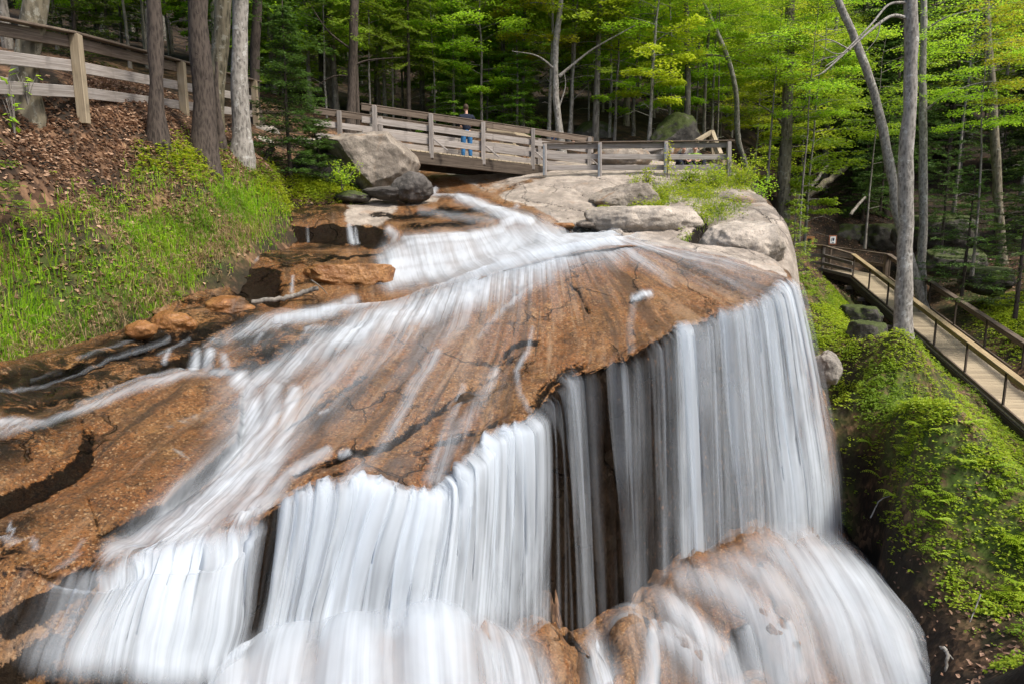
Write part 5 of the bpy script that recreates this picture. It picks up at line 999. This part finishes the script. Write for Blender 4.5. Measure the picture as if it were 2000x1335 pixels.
# ---- signs at the landing
WHITE = m_plain('white_sign_panel', (.72, .74, .75), .5, .05); BLUE = m_plain('dark_blue_print', (.018, .045, .10), .5, .1); RED = m_plain('reddish_sign_board', (.30, .12, .07), .7)
def flat_poly(name, pts, mat, parent, o, ux, uy, dep, th):
    bm = bmesh.new(); n = ux.cross(uy).normalized(); vs = [bm.verts.new(o + ux * x + uy * y + n * dep) for x, y in pts]; f = bm.faces.new(vs); r = bmesh.ops.extrude_face_region(bm, geom=[f]); bmesh.ops.translate(bm, verts=[v for v in r['geom'] if isinstance(v, bmesh.types.BMVert)], vec=n * th)
    bmesh.ops.recalc_face_normals(bm, faces=bm.faces[:]); me = bpy.data.meshes.new(name); bm.to_mesh(me); bm.free(); q = link(name, me, mat, parent); q.matrix_local = Matrix.Translation(-parent.location); return q
so = PV(1626, 469, 33.0); sg = empty('trail_sign', so); tag(sg, 'white notice with a dark blue emblem on a reddish board by the landing', 'sign')
ux, uy = Vector((1, 0, 0)), Vector((0, 0, 1)); rect = lambda x0, y0, x1, y1: [(x0, y0), (x1, y0), (x1, y1), (x0, y1)]
flat_poly('backboard', rect(-.18, -.22, .18, .22), RED, sg, so, ux, uy, 0, .03); flat_poly('panel', rect(-.13, -.165, .13, .165), WHITE, sg, so, ux, uy, .033, .012)
flat_poly('emblem', [(-.02, -.03), (.03, -.06), (.06, .0), (.075, .12), (.035, .07), (.02, .12), (-.005, .08), (-.03, .12), (-.03, .04)], BLUE, sg, so, ux, uy, .048, .004); flat_poly('emblem', [(-.085, -.07), (-.06, -.075), (-.065, .0), (-.05, .1), (-.075, .1), (-.09, .0)], BLUE, sg, so, ux, uy, .048, .004); flat_poly('emblem', rect(-.045, -.135, .05, -.105), BLUE, sg, so, ux, uy, .048, .004)
beam('post', so + Vector((0, .06, .1)), so + Vector((0, .06, -1.6)), .08, .08, WOOD_B, sg)
fo_ = PV(1580, 470, 34.0); fs_ = empty('framed_notice', fo_); tag(fs_, 'small orange brown framed notice above the landing rail beside the sapling', 'sign')
ORW = m_wood('orange_brown_wood', (.26, .12, .045), (.40, .21, .09)); DK = m_plain('dark_notice', (.02, .02, .02), .6)
flat_poly('crosspiece', rect(-.24, .10, .25, .20), ORW, fs_, fo_, ux, uy, 0, .05); flat_poly('frame_post', rect(-.22, -.25, -.10, .098), ORW, fs_, fo_, ux, uy, 0, .05); flat_poly('frame_post', rect(.10, -.25, .22, .098), ORW, fs_, fo_, ux, uy, 0, .05); flat_poly('notice_panel', rect(-.098, -.2, .098, .096), DK, fs_, fo_, ux, uy, .0, .02)

# ---------------------------------------------------------------- boulders, logs, branches
def boulder(name, u, v, Y, r, mat, label, seed=0, rz=0, cuts=(), sub=5, amp=.16, group=None, cat='boulder'):
    bm = bmesh.new(); bmesh.ops.create_icosphere(bm, subdivisions=sub, radius=1); c = np.array([x.co[:] for x in bm.verts]); n = c.copy(); fc = np.array([[q.index for q in f.verts] for f in bm.faces]); bm.free()
    s_ = 1 + amp * fbm(n * 1.25 + seed * 7.7, 3) * 1.6; c = n * s_[:, None]
    for (a, b, cc, d) in cuts:
        k = np.array((a, b, cc), float); k /= np.linalg.norm(k); e = c @ k - d; m = e > 0; c[m] -= (e[m] * .9)[:, None] * k
    c = c * np.array(r) ; c += n * (.035 * min(r) * 3 * fbm(c * 2.2 / max(.4, min(r)) + seed, 4))[:, None] + n * (.012 * fbm(c * 9 + seed, 3))[:, None]
    o = link(name, np_mesh(name, c, fc), mat); o.location = PV(u, v, Y); o.rotation_euler = (0, 0, rz); return tag(o, label, cat, group)
B_GRAN = m_boulder('grey_granite_boulder', (.155, .13, .105), (.29, .25, .205), 0, (.23, .14, .075)); B_DARK = m_boulder('dark_damp_and_shaded_boulder', (.045, .040, .036), (.12, .108, .098), 0)
B_MOSS = m_boulder('mossy_dark_boulder', (.035, .032, .026), (.11, .10, .085), .75); B_PALE = m_boulder('pale_granite_boulder', (.20, .18, .155), (.35, .315, .27), 0); B_OR = m_boulder('wet_orange_boulder', (.20, .085, .028), (.30, .15, .055), 0, (.03, .02, .012), .35)
boulder('boulder', 714, 316, 20.3, (1.46, 1.05, 1.10), B_GRAN, 'huge grey granite boulder propped beside the start of the footbridge', 3, .2, [(-.15, -.2, 1, .66), (-1, -.35, -.55, .42), (1, -.3, .75, .80), (.1, -1, .1, .70)], 6, .12)
boulder('boulder', 672, 300, 20.9, (.95, .7, .30), B_GRAN, 'flat grey rock lip reaching from the huge boulder towards the small spruce', 4, .1, [(0, 0, 1, .5)], 5)
boulder('boulder', 806, 367, 19.0, (.52, .45, .40), B_DARK, 'rounded dark boulder with pale lichen spots below the huge boulder', 5, .3, [(-.6, -.4, .5, .75)], 5)
boulder('boulder', 757, 375, 19.0, (.66, .4, .22), B_DARK, 'low dark slab leaning on the rounded lichen boulder', 6, -.1, [(-.2, -.3, 1, .55)], 5)
boulder('boulder', 690, 385, 18.9, (.5, .35, .16), B_MOSS, 'small mossy stone at the foot of the huge boulder', 7)
boulder('boulder', 640, 345, 20.3, (1.0, .6, .75), B_DARK, 'dark rock filling the shaded hollow under the flat lip beside the small spruce', 8, 0)  # dark rock added to stand for the shade in the hollow
boulder('boulder', 1440, 398, 20.2, (.80, .6, .42), B_GRAN, 'smooth grey boulder at the outer corner of the granite ledge', 9, -.35, [(.5, -.3, .8, .72)], 5, .06)
boulder('boulder', 1215, 310, 24.6, (1.05, .6, .42), B_GRAN, 'long grey boulder lying behind the second fence post', 10, .05, [], 5, .08)
boulder('boulder', 1322, 270, 28.5, (1.05, .9, 1.0), B_MOSS, 'big mossy boulder rising behind the viewpoint fence', 11, .2, [(-.7, -.3, .6, .60), (.9, -.2, .3, .75)], 5, .08)
boulder('boulder', 1290, 297, 26.9, (.5, .4, .3), B_PALE, 'pale round stone behind the third fence post', 12, 0, [], 4, .08)
boulder('boulder', 1345, 303, 26.2, (.42, .35, .30), B_PALE, 'pale stone between the two seated men', 13, 0, [], 4, .08)
boulder('boulder', 1160, 272, 31.0, (1.0, .8, .8), B_MOSS, 'dim mossy rock behind the bridge end', 14, 0, [], 4)
boulder('boulder', 510, 262, 22.3, (.55, .45, .28), B_PALE, 'pale flat stone behind the lichen spotted trunk', 15, 0, [], 5, .1); boulder('boulder', 505, 281, 21.4, (.45, .35, .22), B_PALE, 'smaller pale stone below the flat stone by the lichen spotted trunk', 16, 0, [], 5, .1)
boulder('boulder', 590, 282, 22.6, (.9, .6, .22), B_PALE, 'flat tan rock behind the small spruce', 17, 0, [(0, 0, 1, .6)], 5, .1); boulder('boulder', 8, 186, 12.2, (.35, .3, .3), B_GRAN, 'grey stone at the picture edge beside the rough leaning trunk', 18, 0, [], 4, .1)

boulder('boulder', 690, 532, 13.8, (.92, .5, .34), B_OR, 'orange ledge block with a dark foot beside the white cascade', 20, .05, [(0, .1, 1, .42), (.3, -1, .1, .6), (1, -.3, 0, .7)], 6, .24)
boulder('boulder', 445, 600, 12.0, (.42, .3, .20), B_OR, 'wet orange stone at the stream edge below the bank', 21, 0, [], 5); boulder('boulder', 335, 632, 10.9, (.36, .26, .20), B_OR, 'rusty rock under the overhanging grass', 22, 0, [], 5); boulder('boulder', 275, 645, 10.2, (.22, .2, .14), B_OR, 'small rusty rock at the water margin under the bank', 23, 0, [], 4)
B_SLAB = m_boulder('pale_weathered_slab', (.27, .235, .195), (.46, .40, .335), 0, (.20, .18, .155))
boulder('boulder', 1262, 430, 17.7, (1.55, .9, .52), B_SLAB, 'broad pale rounded slab below the grassy cleft of the granite', 24, .12, [(0, 0, 1, .62), (1, .1, .3, .72)], 6, .10)
boulder('boulder', 1452, 480, 16.4, (1.05, .95, .66), B_SLAB, 'pale humped boulder with a grey outer flank at the lip corner', 25, .35, [(1, -.1, .25, .66), (-.2, -.2, 1, .72)], 6, .10)
boulder('boulder', 1222, 388, 19.6, (.95, .8, .46), B_GRAN, 'grey broken ledge block under the grass below the third fence post', 26, -.2, [(-.5, -.5, .8, .55), (.3, -1, .1, .6)], 6, .16)
for i, (u, v, Y, r, lab) in enumerate([(1100, 440, 17.3, (.30, .2, .10), 'flat broken stone beside the cascade top'), (1150, 438, 17.3, (.34, .2, .10), 'flat grey stone in the row above the cascade'), (1195, 432, 17.6, (.26, .2, .09), 'small grey stone ending the row above the cascade'), (1075, 448, 17.0, (.24, .2, .10), 'rusty stone nearest the cascade top')]):
    boulder('stone', u, v, Y, r, B_OR if i in (0, 3) else B_GRAN, lab, 30 + i, .1 * i, [(0, 0, 1, .5)], 4, .15, None, 'stone')
for i, (u, v, Y, r, lab) in enumerate([(1830, 455, 33, (1.9, 1.3, 1.1), 'big mossy rock with a dark overhang above the walkway'), (1860, 510, 29, (1.6, 1.1, .7), 'low mossy rock shelf beside the walkway handrail'), (1725, 470, 37, (1.6, 1.2, 1.2), 'dark rock face behind the pale trunk'), (1925, 545, 26, (1.3, .9, .6), 'mossy ledge below the shaded hemlocks'), (1650, 470, 38, (1.4, 1, 1.2), 'dark mossy rock behind the white notice'), (1690, 655, 19.3, (.6, .5, .55), 'grey rock beneath the walkway beside the lone trunk'), (1545, 350, 37, (.8, .6, .5), 'grey stone in the dark wood behind the granite'), (1680, 620, 21.5, (.7, .5, .5), 'shaded stone between the walkway legs')]):
    boulder('mossy_rock', u, v, Y, r, B_MOSS, lab, 50 + i, .3 * i, [(0, 0, 1, .7)], 5, .18, None, 'rock')
for i, (u, v, Y, r, lab) in enumerate([(1615, 720, 15.2, (.28, .3, .4), 'pale brown rock nose at the top of the cliff edge'), (1632, 860, 15.0, (.16, .25, .5), 'rusty rock rib on the outer cliff edge')]):
    boulder('rock_knob', u, v, Y, r, B_PALE if i == 0 else B_DARK, lab, 70 + i, 0, [], 5, .2, None, 'rock')
def log(name, pts, rad, mat, label, cat='log', subs=()):
    s_ = Soup(); w = crom(np.array([P(*q) for q in pts]), 6, 0); tube(s_, w + .25 * rad[0] * RNG.normal(size=w.shape), np.linspace(rad[0], rad[1], len(w)), 8)
    for q, ra in subs: ww = crom(np.array([P(*a) for a in q]), 4, 0); tube(s_, ww, np.linspace(ra, ra * .4, len(ww)), 5)
    return tag(link(name, s_.mesh(name, True), mat), label, cat)
log('fallen_branch', [(492, 590, 12.3), (540, 584, 12.4), (580, 576, 12.5), (622, 563, 12.6)], (.05, .045), BARK_GREY, 'thick dead birch branch stranded on the wet ledge', 'branch', [([(608, 547, 12.4), (626, 560, 12.6), (640, 575, 12.6)], .015)])
log('fallen_log', [(1572, 385, 38), (1620, 352, 38.5), (1672, 312, 39)], (.20, .16), BARK_MOSSY, 'long fallen trunk leaning in the dark wood behind the sapling'); log('fallen_log', [(1575, 378, 37), (1600, 345, 37.5), (1618, 322, 38)], (.10, .08), BARK_GREY, 'thinner fallen trunk beside the long fallen trunk'); log('fallen_log', [(1660, 420, 34), (1690, 385, 35)], (.08, .06), BARK_GREY, 'short broken log lying above the white notice')
log('stump', [(514, 325, 19.4), (524, 305, 19.5), (532, 284, 19.6)], (.12, .08), BARK_DARK, 'dark leaning stump at the stream bank beside the small spruce', 'stump')
log('dead_branch', [(1838, 1262, 9.2), (1852, 1275, 9.1), (1848, 1310, 9.0), (1862, 1345, 8.9)], (.03, .012), BARK_PALE, 'pale forked driftwood root on the dark gully bank', 'branch', [([(1852, 1275, 9.1), (1866, 1295, 9.05), (1860, 1320, 9.0)], .014)]); log('dead_branch', [(1920, 1335, 8.3), (1960, 1318, 8.3), (2010, 1300, 8.3)], (.022, .01), BARK_PALE, 'thin pale stick lying at the lowest corner of the slope', 'branch'); log('dead_branch', [(1915, 1160, 9.6), (1900, 1200, 9.5), (1885, 1235, 9.4)], (.012, .006), BARK_PALE, 'thin upright twig on the bare earth of the slope', 'branch')
log('dead_branch', [(1700, 1010, 12.3), (1720, 975, 12.4), (1755, 965, 12.4)], (.012, .008), BARK_PALE, 'bent grey twig arching over the dark gully', 'branch')

# ---------------------------------------------------------------- people
SKIN = m_plain('skin', (.50, .29, .21), .55, .08, 30); HAIR_B = m_plain('brown_hair', (.045, .026, .016), .7, .3, 60); HAIR_G = m_plain('greying_hair', (.12, .095, .075), .7, .3, 60)
NAVY = m_plain('dark_navy_cloth', (.012, .016, .030), .9); JEANS = m_plain('blue_denim', (.035, .15, .34), .9); GREEN = m_plain('green_jacket_cloth', (.22, .34, .05), .9); DARKT = m_plain('dark_trouser_cloth', (.012, .014, .022), .9); SHORTS = m_plain('pinkish_grey_shorts', (.36, .30, .30), .9); SHOE = m_plain('dark_shoe', (.02, .018, .016), .7); PLAID = m_plaid(); LIP = m_plain('lips', (.36, .13, .11), .5); EYE = m_plain('eye', (.015, .012, .01), .3)
def skin(name, V, E, mat, parent, root, sub=2):
    keys = list(V); me = bpy.data.meshes.new(name); me.from_pydata([V[k][:3] for k in keys], [(keys.index(a), keys.index(b)) for a, b in E], [])
    o = link(name, me, mat, parent); bm = bmesh.new(); bm.from_mesh(me); lay = bm.verts.layers.skin.verify(); bm.verts.ensure_lookup_table()
    for i, k in enumerate(keys): r = V[k][3:]; bm.verts[i][lay].radius = (r[0], r[-1]); bm.verts[i][lay].use_root = (k == root)
    bm.to_mesh(me); bm.free(); m = o.modifiers.new('skin', 'SKIN'); m.use_smooth_shade = True; m.branch_smoothing = .6; s_ = o.modifiers.new('sub', 'SUBSURF'); s_.levels = s_.render_levels = sub; return o
def person(loc, rz, label, J, shirt, trousers, hair, top=True, bare=(), shorts=False, sleeves='long', shoe=SHOE, sc=1.0):
    """J: joint positions; the person faces -Y in local space"""
    r = empty('person', loc, rz); r.scale = (sc, sc, sc); tag(r, label, 'person')
    hd_, cr_ = Vector(J['head']), Vector(J['crown']); tp_ = cr_ + (cr_ - hd_).normalized() * .035
    V = {'pel': (*J['pel'], .095, .08), 'waist': (*J['waist'], .10, .08), 'chest': (*J['chest'], .115, .08), 'neck0': (*J['neck0'], .056), 'neck': (*J['neck'], .052), 'jaw': (*(hd_ - (cr_ - hd_) * .62), .062, .075), 'head': (*J['head'], .078, .094), 'crown': (*J['crown'], .072, .084), 'top': (*tp_, .035)}
    E = [('pel', 'waist'), ('waist', 'chest'), ('chest', 'neck0'), ('neck0', 'neck'), ('neck', 'jaw'), ('jaw', 'head'), ('head', 'crown'), ('crown', 'top')]
    hd = Vector(J['head']); fd = Vector(J.get('face', (0, -1, 0))).normalized(); rt = fd.cross(Z).normalized(); upf = rt.cross(fd)
    n0 = hd + fd * .075 + upf * -.02; n1 = hd + fd * .112 + upf * -.032; V['nose0'] = (*n0, .022); V['nose'] = (*n1, .012); E += [('head', 'nose0'), ('nose0', 'nose')]
    for s in 'LR':
        sg = 1 if s == 'L' else -1
        for j, q in (('sh', (.045,)), ('el', (.043,)), ('wr', (.029,)), ('palm', (.040, .018))): V[j + s] = (*J[j + s], *q)
        E += [('chest', 'sh' + s), ('sh' + s, 'el' + s), ('el' + s, 'wr' + s), ('wr' + s, 'palm' + s)]
        w, p = Vector(J['wr' + s]), Vector(J['palm' + s]); dv = (p - w).normalized(); sv = dv.cross(Vector(J.get('hn' + s, (0, 0, 1)))).normalized(); cv = sv.cross(dv)
        for i, (o, l, cu) in enumerate(((-.030, .068, .3), (-.010, .080, .36), (.010, .075, .42), (.029, .058, .5))):
            a = p + dv * .035 + sv * o; b = a + dv * l * .55 - cv * l * cu * .4; c = b + dv * l * .35 - cv * l * cu
            V[f'f{i}a{s}'] = (*a, .0095); V[f'f{i}b{s}'] = (*b, .0085); V[f'f{i}c{s}'] = (*c, .0075); E += [('palm' + s, f'f{i}a{s}'), (f'f{i}a{s}', f'f{i}b{s}'), (f'f{i}b{s}', f'f{i}c{s}')]
        a = w + dv * .03 - sv * .030; b = a + dv * .035 - sv * .03 - cv * .012; V['t0' + s] = (*a, .011); V['t1' + s] = (*b, .0095); E += [('palm' + s, 't0' + s), ('t0' + s, 't1' + s)]
        for j, q in (('hip', (.092,)), ('kn', (.060,)), ('an', (.040,)), ('toe', (.040, .028))): V[j + s] = (*J[j + s], *q)
        E += [('pel', 'hip' + s), ('hip' + s, 'kn' + s), ('kn' + s, 'an' + s), ('an' + s, 'toe' + s)]
        e = hd - rt * .084 * sg + upf * -.005; V['ear' + s] = (*e, .014, .024); E.append(('head', 'ear' + s))
    skin('body', V, E, SKIN, r, 'pel')
    g = lambda k, rr: (*J[k], *rr)
    SV = {'pel': (*(Vector(J['pel']) * 1.5 - Vector(J['waist']) * .5), .165, .145), 'waist': g('waist', (.158, .13)), 'chest': g('chest', (.19, .14)), 'neck0': (*(Vector(J['neck0']) * .75 + Vector(J['neck']) * .25), .072)}
    SE = [('pel', 'waist'), ('waist', 'chest'), ('chest', 'neck0')]
    for s in 'LR':
        SV['sh' + s] = g('sh' + s, (.082,)); SV['el' + s] = g('el' + s, (.060,)); SE += [('chest', 'sh' + s), ('sh' + s, 'el' + s)]
        if sleeves == 'long': SV['cu' + s] = (*(Vector(J['wr' + s]) * .92 + Vector(J['el' + s]) * .08), .044); SE.append(('el' + s, 'cu' + s))
    skin('shirt', SV, SE, shirt, r, 'pel')
    TV = {'pel': g('pel', (.145, .125)), 'w': (*(Vector(J['pel']) * .35 + Vector(J['waist']) * .65), .138, .112)}; TE = [('pel', 'w')]
    for s in 'LR':
        TV['hip' + s] = g('hip' + s, (.112,)); TV['kn' + s] = g('kn' + s, (.082,)); TE += [('pel', 'hip' + s), ('hip' + s, 'kn' + s)]
        if not shorts: TV['an' + s] = (*(Vector(J['an' + s]) * .97 + Vector(J['kn' + s]) * .03), .066); TE.append(('kn' + s, 'an' + s))
    skin('trousers', TV, TE, trousers, r, 'pel')
    for s in 'LR':
        a, t = Vector(J['an' + s]), Vector(J['toe' + s]); skin('shoe', {'a': (*(a + Vector((0, 0, -.02))), .052), 'b': (*((a + t) / 2 + Vector((0, 0, -.01))), .052, .042), 'c': (*(t + (t - a) * .25), .046, .034)}, [('a', 'b'), ('b', 'c')], shoe, r, 'a')
    bm = bmesh.new(); bmesh.ops.create_icosphere(bm, subdivisions=3, radius=1); hc = hd + upf * .045 - fd * .014
    bmesh.ops.delete(bm, geom=[q for q in bm.verts if q.co.z < -.62 or (q.co.y < -.30 and q.co.z < .42 - .12 * abs(q.co.x)) ], context='VERTS')
    for q in bm.verts: q.co = hc + rt * q.co.x * .089 - fd * q.co.y * .108 + upf * q.co.z * .112 + Vector((0, 0, .004 * math.sin(q.co.x * 40) * math.cos(q.co.y * 33)))
    for f_ in bm.faces: f_.smooth = True
    me = bpy.data.meshes.new('hair'); bm.to_mesh(me); bm.free(); link('hair', me, hair, r)
    for sg in (1, -1):
        c = hd + fd * .083 + rt * .033 * sg + upf * .012; skin('eye', {'a': (*(c - rt * .008), .0085), 'b': (*(c + rt * .008), .0085)}, [('a', 'b')], EYE, r, 'a', 1)
    c = hd + fd * .083 + upf * -.068; skin('mouth', {'a': (*(c - rt * .022), .006), 'm': (*(c + fd * .005), .009), 'b': (*(c + rt * .022), .006)}, [('a', 'm'), ('m', 'b')], LIP, r, 'm', 1)
    return r
STAND = dict(pel=(0, 0, .95), waist=(0, .0, 1.10), chest=(0, .01, 1.32), neck0=(0, .01, 1.45), neck=(0, 0, 1.53), head=(0, -.012, 1.62), crown=(0, .0, 1.695),
    shL=(.185, .01, 1.40), elL=(.25, .03, 1.13), wrL=(.25, -.10, .90), palmL=(.24, -.13, .83), shR=(-.185, .01, 1.40), elR=(-.25, .03, 1.13), wrR=(-.25, -.10, .90), palmR=(-.24, -.13, .83),
    hipL=(.095, 0, .90), knL=(.11, -.015, .49), anL=(.12, .02, .085), toeL=(.14, -.13, .04), hipR=(-.095, 0, .90), knR=(-.11, -.015, .49), anR=(-.12, .02, .085), toeR=(-.14, -.13, .04))
def pose(**k): d = dict(STAND); d.update(k); return d
# man on the bridge, back to us, forearms on the far rail
deck = D0.lerp(D1, .66)
mp = ln(937, 300) + away * .95; zt = D0.z + (D1.z - D0.z) * ((mp - D0).dot(sl)) / (D1 - D0).dot(sl); mp.z = zt + .03
person(mp, math.pi + .12, 'man in a black top and blue jeans seen from behind on the footbridge', pose(elL=(.29, -.14, 1.17), wrL=(.20, -.38, 1.14), palmL=(.15, -.44, 1.13), elR=(-.29, -.14, 1.17), wrR=(-.20, -.38, 1.14), palmR=(-.15, -.44, 1.13), chest=(0, -.03, 1.33), neck0=(0, -.035, 1.46), neck=(.0, -.05, 1.54), head=(.01, -.07, 1.63), crown=(.01, -.06, 1.70)), NAVY, JEANS, HAIR_B)
pw = PV(1083, 327, 29.5); person(pw, .1, 'woman in a blue plaid shirt and jeans standing behind the viewpoint fence', pose(elL=(.25, -.05, 1.16), wrL=(.10, -.24, 1.28), palmL=(.06, -.27, 1.34), elR=(-.25, -.05, 1.16), wrR=(-.10, -.24, 1.28), palmR=(-.06, -.27, 1.34)), PLAID, JEANS, HAIR_B, sc=.86)
SIT = dict(pel=(0, .02, .13), waist=(0, -.03, .27), chest=(0, -.12, .50), neck0=(0, -.17, .61), neck=(0, -.19, .68), head=(0, -.225, .765), crown=(0, -.21, .84), face=(0, -1, -.15),
    shL=(.185, -.13, .57), elL=(.26, -.30, .36), wrL=(.13, -.50, .40), palmL=(.08, -.55, .38), shR=(-.185, -.13, .57), elR=(-.26, -.30, .36), wrR=(-.13, -.50, .40), palmR=(-.08, -.55, .38),
    hipL=(.11, -.02, .12), knL=(.24, -.40, .42), anL=(.20, -.66, .09), toeL=(.22, -.82, .045), hipR=(-.11, -.02, .12), knR=(-.24, -.40, .42), anR=(-.20, -.66, .09), toeR=(-.22, -.82, .045))
def sit(**k): d = dict(SIT); d.update(k); return d
zr = lambda x, y: float(up_f(np.array([[x, y]]))[0])
for (u, Y, rz, lab, sh, tr_, hr, J) in ((1327, 24.2, .25, 'seated man in a navy shirt looking down beside the third fence post', NAVY, DARKT, HAIR_B, sit(face=(.35, -1, -.35))), (1354, 24.2, -.05, 'seated man in a green jacket behind the viewpoint fence', GREEN, DARKT, HAIR_G, sit(face=(-.1, -1, -.05), chest=(0, -.06, .51), neck0=(0, -.09, .63), neck=(0, -.10, .70), head=(0, -.125, .785), crown=(0, -.11, .86), shL=(.185, -.07, .58), shR=(-.185, -.07, .58)))):
    q = PV(u, 339, Y); person(q, rz, lab, J, sh, tr_, hr, sc=1.05)
NAVYB = m_plain('muted_navy_cloth', (.022, .035, .075), .9)
q = PV(1121, 328, 29.0); person(q, -.4, 'person in a black top and pinkish shorts sitting low beside the forked birch', sit(pel=(0, .02, .36), waist=(0, 0, .50), chest=(0, -.08, .72), neck0=(0, -.12, .83), neck=(0, -.14, .90), head=(0, -.17, .985), crown=(0, -.16, 1.06), shL=(.185, -.09, .79), shR=(-.185, -.09, .79), elL=(.27, -.24, .58), elR=(-.27, -.24, .58), wrL=(.2, -.44, .50), palmL=(.17, -.50, .50), wrR=(-.2, -.44, .50), palmR=(-.17, -.50, .50), hipL=(.11, -.02, .34), hipR=(-.11, -.02, .34), knL=(.2, -.42, .46), knR=(-.2, -.42, .46), anL=(.18, -.45, .09), anR=(-.18, -.45, .09), toeL=(.2, -.6, .045), toeR=(-.2, -.6, .045)), NAVY, SHORTS, HAIR_B, shorts=True, sleeves='short')
boulder('stone', 1121, 322, 29.15, (.35, .3, .28), B_GRAN, 'grey stone the person in shorts sits on', 90, 0, [(0, 0, 1, .6)], 4, .12, None, 'stone')
# ---------------------------------------------------------------- camera, sky, sun
cd = bpy.data.cameras.new('camera'); cam = bpy.data.objects.new('camera', cd); COL.objects.link(cam)
cd.sensor_width = 36; cd.lens = 36 * F / 2000; cd.clip_start = .1; cd.clip_end = 600
cam.location = (0, 0, 0); cam.rotation_euler = (math.radians(90) - PITCH, 0, 0); scene.camera = cam
SUN_EL, SUN_AZ = math.radians(56), math.radians(124)      # azimuth measured clockwise from +Y (ahead)
w = bpy.data.worlds.new('World'); scene.world = w; w.use_nodes = True; nt = w.node_tree
bg = nt.nodes['Background']; sky = nt.nodes.new('ShaderNodeTexSky'); sky.sky_type = 'NISHITA'; sky.sun_disc = False
sky.sun_elevation = SUN_EL; sky.sun_rotation = SUN_AZ; sky.air_density = 1.0; sky.dust_density = 4.0; sky.ozone_density = .6
nt.links.new(sky.outputs[0], bg.inputs[0]); bg.inputs[1].default_value = .15
sd = bpy.data.lights.new('sun', 'SUN'); sd.energy = 2.6; sd.angle = math.radians(8); sd.color = (1, .95, .86)
sun = bpy.data.objects.new('sun', sd); COL.objects.link(sun)
d = Vector((math.sin(SUN_AZ) * math.cos(SUN_EL), math.cos(SUN_AZ) * math.cos(SUN_EL), math.sin(SUN_EL)))
sun.rotation_euler = d.to_track_quat('Z', 'Y').to_euler(); sun.location = d * 60
vs = scene.view_settings; vs.view_transform = 'Standard'; vs.look = 'None'; vs.exposure = 0.72; vs.gamma = 1.0
scene.display_settings.display_device = 'sRGB'
cy = scene.cycles; cy.use_denoising = True; cy.max_bounces = 8; cy.diffuse_bounces = 4; cy.glossy_bounces = 2; cy.transmission_bounces = 4; cy.transparent_max_bounces = 24
cy.sample_clamp_indirect = 6; cy.caustics_reflective = False; cy.caustics_refractive = False
